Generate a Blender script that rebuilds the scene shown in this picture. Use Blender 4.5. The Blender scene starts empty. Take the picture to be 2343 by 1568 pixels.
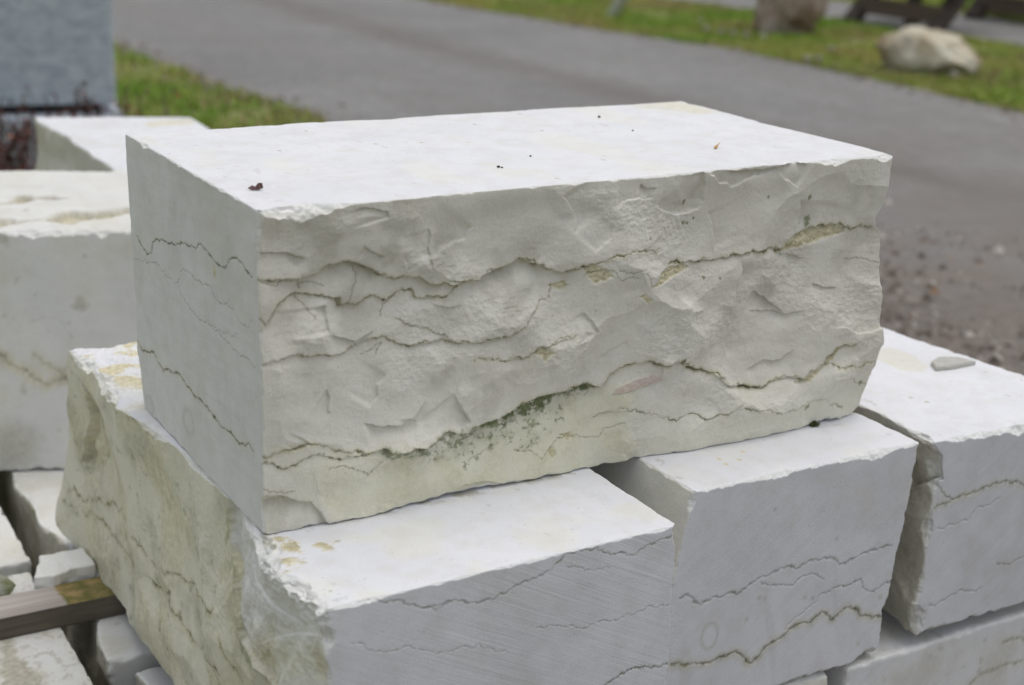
import bpy, bmesh, math, random
import numpy as np
from mathutils import Matrix, Vector

SC = bpy.context.scene
COL = SC.collection
random.seed(7)
RNG = np.random.default_rng(7)

# ------------------------------------------------------------------ camera
FPX, YAW, PITCH, ROLL = 3377.776, 0.538385, 0.315370, 0.0365187
CAM = np.array([-0.374297, -0.991880, 0.504114])
PW, PH = 2342.0, 1568.0                       # measuring frame for the traced outlines
_f = np.array([math.sin(YAW)*math.cos(PITCH), math.cos(YAW)*math.cos(PITCH), -math.sin(PITCH)])
_r0 = np.array([math.cos(YAW), -math.sin(YAW), 0.0]); _u0 = np.cross(_r0, _f)
_r = math.cos(ROLL)*_r0 + math.sin(ROLL)*_u0
_u = -math.sin(ROLL)*_r0 + math.cos(ROLL)*_u0
cd = bpy.data.cameras.new('camera'); cam = bpy.data.objects.new('camera', cd); COL.objects.link(cam)
M = Matrix(((_r[0], _u[0], -_f[0], CAM[0]), (_r[1], _u[1], -_f[1], CAM[1]), (_r[2], _u[2], -_f[2], CAM[2]), (0, 0, 0, 1)))
cam.matrix_world = M
cd.sensor_width = 36; cd.lens = 36*FPX/PW; cd.clip_start = 0.05; cd.clip_end = 2000
cd.dof.use_dof = True; cd.dof.focus_distance = 1.27; cd.dof.aperture_fstop = 5.2; cd.dof.aperture_blades = 7
SC.camera = cam

# ------------------------------------------------------------------ overcast sky + soft sun
SUN_EL, SUN_AZ = math.radians(80), math.radians(95)      # azimuth clockwise from +y
w = bpy.data.worlds.new('World'); SC.world = w; w.use_nodes = True
nt = w.node_tree; nt.nodes.clear()
out = nt.nodes.new('ShaderNodeOutputWorld'); bg = nt.nodes.new('ShaderNodeBackground')
sky = nt.nodes.new('ShaderNodeTexSky'); sky.sky_type = 'NISHITA'; sky.sun_disc = False
sky.sun_elevation = SUN_EL; sky.sun_rotation = SUN_AZ; sky.dust_density = 4.0; sky.air_density = 1.0
hs = nt.nodes.new('ShaderNodeHueSaturation'); hs.inputs['Saturation'].default_value = 0.36
tc = nt.nodes.new('ShaderNodeTexCoord'); sx = nt.nodes.new('ShaderNodeSeparateXYZ')
mr = nt.nodes.new('ShaderNodeMapRange'); mr.inputs[1].default_value = 0; mr.inputs[2].default_value = 1
mr.inputs[3].default_value = 1.1; mr.inputs[4].default_value = 1.0     # even cloud deck
mx = nt.nodes.new('ShaderNodeMix'); mx.data_type = 'RGBA'; mx.blend_type = 'MULTIPLY'; mx.inputs[0].default_value = 1
L = nt.links
L.new(sky.outputs[0], hs.inputs['Color']); L.new(tc.outputs['Generated'], sx.inputs[0]); L.new(sx.outputs[2], mr.inputs[0])
L.new(hs.outputs[0], mx.inputs[6]); L.new(mr.outputs[0], mx.inputs[7]); L.new(mx.outputs[2], bg.inputs[0]); L.new(bg.outputs[0], out.inputs[0])
bg.inputs[1].default_value = 0.14
sd = bpy.data.lights.new('sun', 'SUN'); sun = bpy.data.objects.new('sun', sd); COL.objects.link(sun)
sd.energy = 0.5; sd.angle = math.radians(60); sd.color = (1.0, 0.965, 0.91)
sdir = Vector((math.sin(SUN_AZ)*math.cos(SUN_EL), math.cos(SUN_AZ)*math.cos(SUN_EL), math.sin(SUN_EL)))
sun.rotation_euler = sdir.to_track_quat('Z', 'Y').to_euler()
SC.view_settings.view_transform = 'Standard'; SC.view_settings.look = 'None'
SC.view_settings.exposure = 0.16; SC.view_settings.gamma = 1.0; SC.view_settings.use_curve_mapping = False
SC.cycles.max_bounces = 6

# ------------------------------------------------------------------ helpers: tagging, meshes
def tag(o, label=None, cat=None, group=None, kind=None):
    if label: o['label'] = label
    if cat: o['category'] = cat
    if group: o['group'] = group
    if kind: o['kind'] = kind
    return o
def mesh_np(name, V, F, mat=None, parent=None, smooth=True, attrs=None):
    V = np.asarray(V, np.float32); F = np.asarray(F, np.int32); k = F.shape[1]
    me = bpy.data.meshes.new(name); me.vertices.add(len(V)); me.vertices.foreach_set('co', V.ravel())
    me.loops.add(F.size); me.loops.foreach_set('vertex_index', F.ravel())
    me.polygons.add(len(F)); me.polygons.foreach_set('loop_start', np.arange(0, F.size, k, dtype=np.int32))
    me.polygons.foreach_set('use_smooth', np.full(len(F), smooth))
    for n, a in (attrs or {}).items():
        at = me.attributes.new(n, 'FLOAT_COLOR', 'POINT'); at.data.foreach_set('color', np.asarray(a, np.float32).ravel())
    me.update(calc_edges=True); me.validate()
    o = bpy.data.objects.new(name, me); COL.objects.link(o)
    if mat: me.materials.append(mat)
    if parent: o.parent = parent
    return o
def bm_obj(name, bm, mat=None, parent=None, smooth=False):
    me = bpy.data.meshes.new(name); bm.normal_update(); bm.to_mesh(me); bm.free()
    if smooth:
        for p_ in me.polygons: p_.use_smooth = True
    o = bpy.data.objects.new(name, me); COL.objects.link(o)
    if mat: me.materials.append(mat)
    if parent: o.parent = parent
    return o
def empty(name, loc=(0, 0, 0), rz=0.0):
    o = bpy.data.objects.new(name, None); COL.objects.link(o); o.location = loc; o.rotation_euler = (0, 0, rz); return o

# ------------------------------------------------------------------ helpers: noise
def _hash(*ks):
    h = np.uint32(2166136261)
    for k in ks:
        h = (np.asarray(k).astype(np.int64).astype(np.uint32) ^ h) * np.uint32(16777619)
        h = h ^ (h >> np.uint32(15)); h = h * np.uint32(2246822519); h = h ^ (h >> np.uint32(13))
    return (h.astype(np.float64))/4294967296.0
def vn2(x, y, s=0):
    x = np.asarray(x, float); y = np.asarray(y, float)
    ix = np.floor(x); iy = np.floor(y); fx = x-ix; fy = y-iy
    ux = fx*fx*fx*(fx*(fx*6-15)+10); uy = fy*fy*fy*(fy*(fy*6-15)+10); r = 0
    for dx in (0, 1):
        for dy in (0, 1):
            a = _hash(ix+dx, iy+dy, s)*2*np.pi
            r = r + (np.cos(a)*(fx-dx)+np.sin(a)*(fy-dy))*(ux if dx else 1-ux)*(uy if dy else 1-uy)
    return r*1.5
def fbm(x, y, s=0, o=4, g=0.5, lac=2.03):
    r = 0; a = 1
    for i in range(o):
        r = r + a*vn2(x*lac**i, y*lac**i, s+i*17); a *= g
    return r
def vn3(x, y, z, s=0):
    iz = np.floor(z); f = z-iz; u = f*f*(3-2*f)
    return vn2(x+iz*37.3, y-iz*91.7, s)*(1-u)+vn2(x+(iz+1)*37.3, y-(iz+1)*91.7, s)*u
def scallop(x, y, s=0):
    """lower envelope of tilted bowls: broken-stone facets with crisp ridges; returns (height, cell id value)"""
    ix = np.floor(x); iy = np.floor(y); best = np.full(x.shape, 9e9); sec = np.full(x.shape, 9e9); cid = np.zeros(x.shape)
    for dx in (-1, 0, 1):
        for dy in (-1, 0, 1):
            cx = ix+dx; cy = iy+dy
            px = cx+_hash(cx, cy, s+1); py = cy+_hash(cx, cy, s+2); a = _hash(cx, cy, s+3)*6.283
            ex = x-px; ey = y-py
            v = 0.55*(ex*ex+ey*ey)+0.55*(ex*np.cos(a)+ey*np.sin(a))+0.5*_hash(cx, cy, s+4)
            m = v < best; sec = np.where(m, best, np.minimum(sec, v)); best = np.where(m, v, best); cid = np.where(m, _hash(cx, cy, s+5), cid)
    return best, cid, sstep(.0, .12, sec-best)
def sstep(a, b, x):
    t = np.clip((x-a)/(b-a), 0, 1); return t*t*(3-2*t)

# ------------------------------------------------------------------ helpers: node materials
def mat_new(name):
    m = bpy.data.materials.new(name); m.use_nodes = True; t = m.node_tree
    return m, t, t.nodes['Principled BSDF']
class NB:
    def __init__(s, t): s.t = t
    def n(s, ty, **kw):
        n = s.t.nodes.new(ty)
        for k, v in kw.items(): setattr(n, k, v)
        return n
    def lk(s, a, b): s.t.links.new(a, b)
    def mix(s, fac, a, b, blend='MIX'):
        n = s.n('ShaderNodeMix', data_type='RGBA', blend_type=blend)
        for v, i in ((fac, 0), (a, 6), (b, 7)):
            if hasattr(v, 'is_linked'): s.lk(v, n.inputs[i])
            elif isinstance(v, (int, float)): n.inputs[i].default_value = v if i == 0 else (v, v, v, 1)
            else: n.inputs[i].default_value = (*v, 1)
        return n.outputs[2]
    def math(s, op, a, b=None, c=None, clamp=False):
        n = s.n('ShaderNodeMath', operation=op, use_clamp=clamp)
        for v, i in ((a, 0), (b, 1), (c, 2)):
            if v is None: continue
            if hasattr(v, 'is_linked'): s.lk(v, n.inputs[i])
            else: n.inputs[i].default_value = v
        return n.outputs[0]
    def noise(s, vec, scale, detail=4, rough=0.55, dist=0.0):
        n = s.n('ShaderNodeTexNoise'); n.inputs['Scale'].default_value = scale; n.inputs['Detail'].default_value = detail
        n.inputs['Roughness'].default_value = rough; n.inputs['Distortion'].default_value = dist
        if vec is not None: s.lk(vec, n.inputs['Vector'])
        return n.outputs[0]
    def ramp(s, v, *st):
        n = s.n('ShaderNodeValToRGB'); e = n.color_ramp.elements
        while len(e) < len(st): e.new(0.5)
        for el, (p_, c) in zip(e, st):
            el.position = p_; el.color = (*c, 1) if isinstance(c, tuple) else (c, c, c, 1)
        s.lk(v, n.inputs[0]); return n.outputs[0]
    def mapping(s, vec, scale=(1, 1, 1), rot=(0, 0, 0)):
        n = s.n('ShaderNodeMapping'); n.inputs['Scale'].default_value = scale; n.inputs['Rotation'].default_value = rot
        s.lk(vec, n.inputs[0]); return n.outputs[0]
    def bump(s, hgt, dist, strength=1.0, normal=None):
        n = s.n('ShaderNodeBump'); n.inputs['Distance'].default_value = dist; n.inputs['Strength'].default_value = strength
        s.lk(hgt, n.inputs['Height'])
        if normal is not None: s.lk(normal, n.inputs['Normal'])
        return n.outputs[0]

def stone_mat(name, saw=0.0, saw_rot=0.0, sawn=(0.75, 0.755, 0.78), rough=(0.775, 0.755, 0.68)):
    m, t, b = mat_new(name); q = NB(t)
    ob = q.n('ShaderNodeTexCoord').outputs['Object']
    a1 = q.n('ShaderNodeAttribute', attribute_name='m1'); a2 = q.n('ShaderNodeAttribute', attribute_name='m2')
    s1 = q.n('ShaderNodeSeparateColor'); s2 = q.n('ShaderNodeSeparateColor')
    q.lk(a1.outputs['Color'], s1.inputs[0]); q.lk(a2.outputs['Color'], s2.inputs[0])
    vein, moss, ochre, dirt = s1.outputs[0], s1.outputs[1], s1.outputs[2], a1.outputs['Alpha']
    rgh, cream, pink, chip = s2.outputs[0], s2.outputs[1], s2.outputs[2], a2.outputs['Alpha']
    c = q.mix(rgh, sawn, rough)
    n1 = q.noise(ob, 14, 6, 0.6, 0.6)
    c = q.mix(1.0, c, q.ramp(n1, (0.3, (0.93, 0.935, 0.94)), (0.62, 1.0)), 'MULTIPLY')
    n2 = q.noise(ob, 45, 5, 0.6)
    c = q.mix(1.0, c, q.ramp(n2, (0.32, (0.94, 0.93, 0.90)), (0.55, 1.0)), 'MULTIPLY')
    n5 = q.noise(ob, 5.0, 4, 0.6, 0.8)                                   # broad warm weathering on broken faces
    c = q.mix(q.math('MULTIPLY', q.ramp(n5, (0.45, 0.0), (0.7, 0.5)), rgh), c, (0.68, 0.635, 0.535))
    c = q.mix(cream, c, (0.76, 0.745, 0.60))
    n3 = q.noise(ob, 160, 4, 0.65)
    oc = q.mix(q.ramp(n3, (0.35, 0.0), (0.65, 1.0)), (0.54, 0.47, 0.28), (0.76, 0.71, 0.50))
    c = q.mix(ochre, c, oc)
    dc = q.mix(q.ramp(n3, (0.35, 0.0), (0.7, 1.0)), (0.27, 0.25, 0.17), (0.50, 0.47, 0.36))
    c = q.mix(dirt, c, dc)
    mc = q.mix(q.ramp(n3, (0.35, 0.0), (0.65, 1.0)), (0.085, 0.11, 0.04), (0.27, 0.31, 0.15))
    c = q.mix(moss, c, mc)
    c = q.mix(pink, c, (0.60, 0.47, 0.41))
    n4 = q.noise(ob, 430, 1, 0.5)                                        # dark specks
    c = q.mix(q.ramp(n4, (0.765, 0.0), (0.80, 0.55)), c, (0.22, 0.21, 0.17))
    c = q.mix(vein, c, q.mix(q.ramp(n3, (.4, 0.), (.62, 1.)), (0.075, 0.072, 0.05), (0.20, 0.19, 0.10)))
    c = q.mix(chip, c, (0.78, 0.78, 0.75))
    gr = q.noise(ob, 900, 3, 0.75)
    c = q.mix(1.0, c, q.ramp(gr, (.3, (.90, .90, .89)), (.62, (1.03, 1.03, 1.03))), 'MULTIPLY')
    bmp = q.bump(gr, 0.0006, 0.6)
    bmp = q.bump(q.math('MULTIPLY', q.noise(ob, 190, 5, 0.65), rgh), 0.0013, 0.55, bmp)
    if saw > 0:
        ge = q.n('ShaderNodeNewGeometry'); gz = q.n('ShaderNodeSeparateXYZ'); q.lk(ge.outputs['True Normal'], gz.inputs[0]); up = q.math('SUBTRACT', 1.0, q.math('MULTIPLY', q.math('GREATER_THAN', gz.outputs[2], .7), .88))
        vec = q.mapping(q.mapping(ob, (1, 1, 1), (0, saw_rot, 0)), (6, 60, 420))
        ws = q.math('MULTIPLY_ADD', q.math('SUBTRACT', q.noise(vec, 1.0, 3, 0.75), .5), q.ramp(q.noise(ob, 9, 3, .6), (.36, .25), (.62, 1.2)), .5)
        c = q.mix(q.math('MULTIPLY', q.math('MULTIPLY', q.math('SUBTRACT', 1.0, rgh), up), saw), c, q.mix(1.0, c, q.ramp(ws, (0.3, (0.90, 0.90, 0.905)), (0.66, (1.04, 1.04, 1.04))), 'MULTIPLY'))
        bmp = q.bump(q.math('MULTIPLY', q.math('MULTIPLY', ws, up), q.math('SUBTRACT', 1.0, rgh)), 0.0006*saw, 0.7, bmp)
    q.lk(c, b.inputs['Base Color']); q.lk(bmp, b.inputs['Normal'])
    b.inputs['Roughness'].default_value = 0.72; b.inputs['Specular IOR Level'].default_value = 0.3
    return m
MAT_STONE = stone_mat('pale_limestone', saw=0.5, saw_rot=math.radians(35))
MAT_SAWN = stone_mat('pale_limestone_saw_marks', saw=1.0, saw_rot=math.radians(-28), sawn=(0.77, 0.778, 0.805))
MAT_BACK = stone_mat('pale_limestone_weathered', saw=0.2, saw_rot=0.2, sawn=(0.70, 0.70, 0.69), rough=(0.68, 0.66, 0.58))

# ------------------------------------------------------------------ stone blocks
# traced outlines: pixel scales of the enlarged crops they were read from
def crop(x0, y0, k): return lambda *p: [(x0+k*x, y0+k*y) for x, y in p]
C1 = crop(0, 0, .3356); C3 = crop(0, 1028.2, .3441); C4 = crop(1555.7, 1028.2, .3441); C5 = crop(0, 514.1, .3356)
C6 = crop(544.4, 453.6, .3356); C7 = crop(1330.7, 332.7, .4128); C8 = crop(544.4, 786.3, .3872)
def ray(x, y): return _f+(x-PW/2)/FPX*_r-(y-PH/2)/FPX*_u
def at_z(x, y, z):
    d = ray(x, y); return CAM+(z-CAM[2])/d[2]*d

FACES = {'x0': (0, 0), 'x1': (0, 1), 'y0': (1, 0), 'y1': (1, 1), 'z0': (2, 0), 'z1': (2, 1)}
class Face:
    """one side of a block as a grid: a = first in-plane axis, b = second (metric, from the low corner)"""
    def __init__(s, blk, key, ia, ib):
        ax, side = FACES[key]; s.ax, s.side, s.key = ax, side, key
        s.aa, s.bb = [k for k in (0, 1, 2) if k != ax]
        s.ta, s.tb = blk.t[s.aa][ia], blk.t[s.bb][ib]
        U = np.zeros((len(s.ta), len(s.tb), 3)); U[..., ax] = side
        U[..., s.aa] = s.ta[:, None]; U[..., s.bb] = s.tb[None, :]
        s.U = U; s.P = blk.tri(U)
        o = [0, 0, 0]; o[ax] = side; c00 = blk.c(*o)
        oa = list(o); oa[s.aa] = 1; ob_ = list(o); ob_[s.bb] = 1; ea = blk.c(*oa)-c00; eb = blk.c(*ob_)-c00
        s.La, s.Lb = np.linalg.norm(ea), np.linalg.norm(eb)
        s.ea = ea/s.La; eb = eb-s.ea*(eb@s.ea); s.eb = eb/np.linalg.norm(eb); s.o = c00
        n = np.cross(s.ea, s.eb); n /= np.linalg.norm(n); cen = blk.tri(np.array([.5, .5, .5]))
        s.n = n if (c00-cen)@n > 0 else -n
        s.X = (s.P-c00)@s.ea; s.Y = (s.P-c00)@s.eb
        s.h = np.zeros(s.X.shape); s.m = {k: np.zeros(s.X.shape) for k in ('vein', 'moss', 'ochre', 'dirt', 'rough', 'cream', 'pink', 'chip')}
    def tr(s, pts):                                      # traced outline -> metric coordinates on this side's plane
        r = []
        for x, y in pts:
            d = ray(x, y); k = ((s.o-CAM)@s.n)/(d@s.n); p = CAM+k*d-s.o; r.append((p@s.ea, p@s.eb))
        return np.array(r)
    def win(s, xa, xb, ya, yb, W):
        na, nb = s.X.shape; e = .03
        i0 = int(np.clip(np.searchsorted(s.ta, (xa-W)/s.La-e), 0, na)); i1 = int(np.clip(np.searchsorted(s.ta, (xb+W)/s.La+e)+1, 0, na))
        j0 = int(np.clip(np.searchsorted(s.tb, (ya-W)/s.Lb-e), 0, nb)); j1 = int(np.clip(np.searchsorted(s.tb, (yb+W)/s.Lb+e)+1, 0, nb))
        return slice(i0, i1), slice(j0, j1)
    def dist(s, poly, W):
        D = np.full(s.X.shape, 1e3); S = np.zeros(s.X.shape); T = np.zeros(s.X.shape)
        ln = np.r_[0, np.cumsum(np.hypot(*np.diff(poly, axis=0).T))]
        nr = np.diff(poly, axis=0); nr = np.c_[-nr[:, 1], nr[:, 0]]/(np.hypot(*nr.T)[:, None]+1e-12)
        vn = np.vstack([nr[:1], nr[:-1]+nr[1:], nr[-1:]])                 # joint normals keep the side consistent round corners
        for k in range(len(poly)-1):
            a, b = poly[k], poly[k+1]; e = b-a; l2 = e@e+1e-12
            sl = s.win(min(a[0], b[0]), max(a[0], b[0]), min(a[1], b[1]), max(a[1], b[1]), W)
            X = s.X[sl]-a[0]; Y = s.Y[sl]-a[1]
            if X.size == 0: continue
            t = np.clip((X*e[0]+Y*e[1])/l2, 0, 1); d = np.hypot(X-t*e[0], Y-t*e[1]); m = d < D[sl]
            D[sl] = np.where(m, d, D[sl]); g = np.where(t <= 0, X*vn[k, 0]+Y*vn[k, 1], np.where(t >= 1, (X-e[0])*vn[k+1, 0]+(Y-e[1])*vn[k+1, 1], e[0]*Y-e[1]*X)); S[sl] = np.where(m, np.where(g > 0, 1.0, -1.0), S[sl])
            T[sl] = np.where(m, (ln[k]+t*math.sqrt(l2))/ln[-1], T[sl])
        return D, S, T
    def vein(s, pts, width=.0006, dark=.9, depth=.0006, lv=4, amp=.22, ochre=0., moss=0., seed=0, flat=False, gap=.5):
        poly = pts if flat else s.tr(pts); poly = jag(poly, lv, amp, seed)
        D, S, T = s.dist(poly, width*14+.004)
        mod = np.clip(.52+.95*vn2(T*26+seed, T*0+seed*1.7, 5)+.55*vn2(T*90+seed, T*0+2.7, 6), .08, 1.25); mod = 1-(1-mod)*gap
        wv = width*(.45+1.0*np.clip(.5+1.2*vn2(T*40+seed, T*0+3.1, 9), 0, 1.4))
        k = np.exp(-(D/wv)**2)*mod
        s.m['vein'] = np.maximum(s.m['vein'], np.clip(k*dark, 0, 1)); s.h -= depth*k
        if ochre: s.m['ochre'] = np.maximum(s.m['ochre'], ochre*np.exp(-(D/(width*4))**2)*mod)
        if moss: s.m['moss'] = np.maximum(s.m['moss'], moss*np.exp(-(D/(width*3))**2)*mod*sstep(-.2, .4, vn2(T*17, T*0+seed, 3)))
        return D, S, T
    def step(s, pts, amp, wid, side=-1, lv=2, jamp=.2, seed=0, groove=0., dark=0., taper=.12, lip=.0007):
        """a broken lip: on one side of the line the surface drops by amp and recovers over wid"""
        poly = jag(s.tr(pts), lv, jamp, seed); D, S, T = s.dist(poly, 3.2*wid)
        ch = poly[-1]-poly[0]; Tc = np.clip(((s.X-poly[0, 0])*ch[0]+(s.Y-poly[0, 1])*ch[1])/(ch@ch), 0, 1)    # fade along the chord
        A = amp*sstep(0, taper, Tc)*sstep(0, taper, 1-Tc)*(.6+.6*np.clip(.5+vn2(s.X*34+seed, s.Y*34, 2), 0, 1))
        on = (S*side > 0)
        s.h -= np.where(on, A*sstep(0, lip, D)*np.exp(-(np.maximum(D-lip, 0)/wid)**1.3), 0)
        s.m['chip'] = np.maximum(s.m['chip'], .55*np.exp(-(D/.0011)**2)*sstep(0, taper, Tc)*sstep(0, taper, 1-Tc)*sstep(-.1, .4, vn2(s.X*130, s.Y*130, seed))*(S*side < 0))   # frosted bruise on the lip
        if groove: s.h -= groove*np.exp(-(D/.0008)**2)
        if dark: s.m['vein'] = np.maximum(s.m['vein'], dark*np.exp(-(D/.0008)**2)*sstep(0, taper, T)*sstep(0, taper, 1-T))
        return D, S, T, A
    def poly(s, pts, soft=.002, rag=.003, seed=0, freq=90, flat=False):
        """soft-edged mask of a traced patch with a ragged outline"""
        P = pts if flat else s.tr(pts); P = np.vstack([P, P[:1]])
        D, _, _ = s.dist(P, soft*4+rag*3)
        ins = np.zeros(s.X.shape, bool)
        for k in range(len(P)-1):
            (x1, y1), (x2, y2) = P[k], P[k+1]
            c = ((y1 > s.Y) != (y2 > s.Y)) & (s.X < (x2-x1)*(s.Y-y1)/(y2-y1+1e-12)+x1); ins ^= c
        sd_ = np.where(ins, D, -D)+rag*fbm(s.X*freq, s.Y*freq, seed+50, 4)
        return sstep(-soft, soft, sd_)
    def add(s, k, v): s.m[k] = np.clip(np.maximum(s.m[k], v), 0, 1)
    def broken(s, seed, amp=1.0, big=.11, aniso=1.25, calm=None, hold=()):
        """hammer-broken face: nested scallops, hackle streaks, grain"""
        x, y = s.X, s.Y*aniso
        wx = .018*fbm(x*14, y*14, seed, 3); wy = .018*fbm(x*14, y*14, seed+7, 3)
        h = .0075*fbm(x*5, y*5, seed+3, 3)
        rel = sstep(-.1, .6, fbm(x*9, y*9, seed+20, 3))
        if calm is not None: rel = rel*(1-calm)
        for sc, a, sd_ in ((big, .021, 0), (big*.45, .0088, 30), (big*.18, .0017, 60)):
            v, cid, inner = scallop((x+wx)/sc, (y+wy)/sc, seed+sd_); h = h+a*v*(1 if sc == big else (.12+.95*rel))
            if sc == big:
                th = cid*6.283; p_ = x*np.cos(th)+y*np.sin(th); o_ = -x*np.sin(th)+y*np.cos(th)
                hk = vn2(p_*30, o_*240, seed+9)+.5*vn2(p_*70, o_*520, seed+10)
                h = h+.0004*hk*inner*sstep(.0, .5, vn2(x*22, y*22, seed+11))*(rel+.15)
        h = h+.00032*fbm(x*170, y*170, seed+40, 4, .62)*(.4+rel)
        h = amp*(h-np.mean(h))
        for d, k in hold: h = h*(1-k*np.exp(-(d/.016)**2))
        s.h += h; s.m['rough'][:] = 1
def jag(poly, lv, amp, seed):
    r = np.random.default_rng(seed*31+11); p = np.asarray(poly, float)
    for l_ in range(lv):
        amp_ = amp*(.45, .9, 1.15, 1.3, 1.3)[l_]
        a, b = p[:-1], p[1:]; e = b-a; mid = (a+b)/2+np.c_[-e[:, 1], e[:, 0]]*(r.uniform(-1, 1, len(e))*amp_)[:, None]
        q = np.empty((len(p)*2-1, 2)); q[0::2] = p; q[1::2] = mid; p = q
    return p

class Block:
    def __init__(s, corners, res, vis=('x0', 'y0', 'z1'), stride=6):
        s.K = {k: np.array(v, float) for k, v in corners.items()}       # keys (i,j,k) -> xyz
        s.t = [np.linspace(0, 1, n) for n in res]; s.F = {}
        s.ex = [np.linalg.norm(s.c(1, 0, 0)-s.c(0, 0, 0)), np.linalg.norm(s.c(0, 1, 0)-s.c(0, 0, 0)), np.linalg.norm(s.c(0, 0, 1)-s.c(0, 0, 0))]
        for k, (ax, sd_) in FACES.items():
            aa, bb = [q for q in (0, 1, 2) if q != ax]; st = 1 if k in vis else stride
            ix = []
            for n in (res[aa], res[bb]):
                i = np.arange(0, n, st)
                if i[-1] != n-1: i = np.r_[i, n-1]
                ix.append(i)
            s.F[k] = Face(s, k, *ix); s.F[k].ix = ix
        s.chips = {}; s.chip_amp = .0013; s.seed = 0
    def c(s, i, j, k): return s.K[(i, j, k)]
    def tri(s, U):
        r = 0
        for (i, j, k), p in s.K.items():
            r = r+((U[..., 0] if i else 1-U[..., 0])*(U[..., 1] if j else 1-U[..., 1])*(U[..., 2] if k else 1-U[..., 2]))[..., None]*p
        return r
    def build(s, name, mat, lam=.012):
        keys = list(FACES); VV, FF, M1, M2 = [], [], [], []; off = 0
        # boundary rows of each face's relief, on the full sampling of the edge axis
        for f in s.F.values():
            f.D = f.h[..., None]*f.n
        def row(g, ax, side, axis_t):                    # relief of face g along its border with face (ax, side), as fn of t
            G = s.F[g]
            if ax == G.aa: v = G.h[-1 if side else 0, :]; t = G.tb
            else: v = G.h[:, -1 if side else 0]; t = G.ta
            return t, v
        for k, f in s.F.items():
            for g, G in s.F.items():
                if G.ax == f.ax: continue
                tt = 3-f.ax-G.ax; t, v = row(g, f.ax, f.side, tt)
                vv = np.interp(f.U[..., tt], t, v)
                d = (f.U[..., G.ax] if not G.side else 1-f.U[..., G.ax])*s.ex[G.ax]
                f.D = f.D+(vv*np.exp(-(d/lam)**2))[..., None]*G.n
        # chipped edges
        for gi, g in enumerate(keys):
            for h in keys[gi+1:]:
                G, H = s.F[g], s.F[h]
                if G.ax == H.ax: continue
                tt = 3-G.ax-H.ax; n = len(s.t[tt]); tq = s.t[tt]; sd_ = s.seed*100+gi*10+keys.index(h)
                Lt = s.ex[tt]; base = s.chip_amp
                cc = base*(.45+1.1*np.clip(fbm(tq*Lt*70, tq*0+sd_*.37, sd_, 4)+.25, 0, 2)+.9*sstep(.3, .7, fbm(tq*Lt*24, tq*0+sd_*1.37, sd_+5, 2)))
                for (t0, wd, dp) in s.chips.get((g, h), s.chips.get((h, g), [])):
                    cc = cc+dp*np.exp(-np.abs((tq-t0)*Lt/wd)**2.5)*(.85+.3*vn2(tq*Lt*40, tq*0+t0, sd_))
                nn = (G.n+H.n); nn = nn/np.linalg.norm(nn)
                for f in s.F.values():
                    a = (f.U[..., G.ax] if not G.side else 1-f.U[..., G.ax])*s.ex[G.ax]
                    b = (f.U[..., H.ax] if not H.side else 1-f.U[..., H.ax])*s.ex[H.ax]
                    c = np.interp(f.U[..., tt], tq, cc); k3 = (a+b) < 1.7*c
                    if not k3.any(): continue
                    Q = f.P[k3]; c[k3] *= 1+.38*vn3(Q[:, 0]*70, Q[:, 1]*70, Q[:, 2]*70, sd_)+.22*vn3(Q[:, 0]*190, Q[:, 1]*190, Q[:, 2]*190, sd_+3)
                    e = np.maximum(c-(a+b), 0)
                    f.D = f.D-(e/math.sqrt(2))[..., None]*nn
                    f.m['chip'] = np.maximum(f.m['chip'], .8*sstep(.0, .0008, e)); 
        for k, f in s.F.items():
            na, nb = f.X.shape; V = (f.P+f.D).reshape(-1, 3)
            i = np.arange(na*nb).reshape(na, nb); q = np.stack([i[:-1, :-1], i[1:, :-1], i[1:, 1:], i[:-1, 1:]], -1).reshape(-1, 4)
            if np.cross(f.ea, f.eb)@f.n < 0: q = q[:, ::-1]
            VV.append(V); FF.append(q+off); off += len(V)
            m = f.m; M1.append(np.stack([m['vein'], m['moss'], m['ochre'], m['dirt']], -1).reshape(-1, 4))
            M2.append(np.stack([m['rough'], m['cream'], m['pink'], m['chip']*(1-m['vein'])*(1-m['moss'])*(1-m['dirt'])], -1).reshape(-1, 4))
        V = np.vstack(VV); org = V.mean(0); org[2] = V[:, 2].min()
        o = mesh_np(name, V-org, np.vstack(FF), mat, attrs={'m1': np.vstack(M1), 'm2': np.vstack(M2)})
        o.location = org; return o
def box_corners(x0, x1, y0, y1, z0, z1, **mv):
    c = {(i, j, k): [(x0, x1)[i], (y0, y1)[j], (z0, z1)[k]] for i in (0, 1) for j in (0, 1) for k in (0, 1)}
    for key, d in mv.items():
        ijk = tuple(int(ch) for ch in key[1:]); c[ijk] = [a+b for a, b in zip(c[ijk], d)]
    return c
PILE = 'limestone blocks of the pile'

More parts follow.
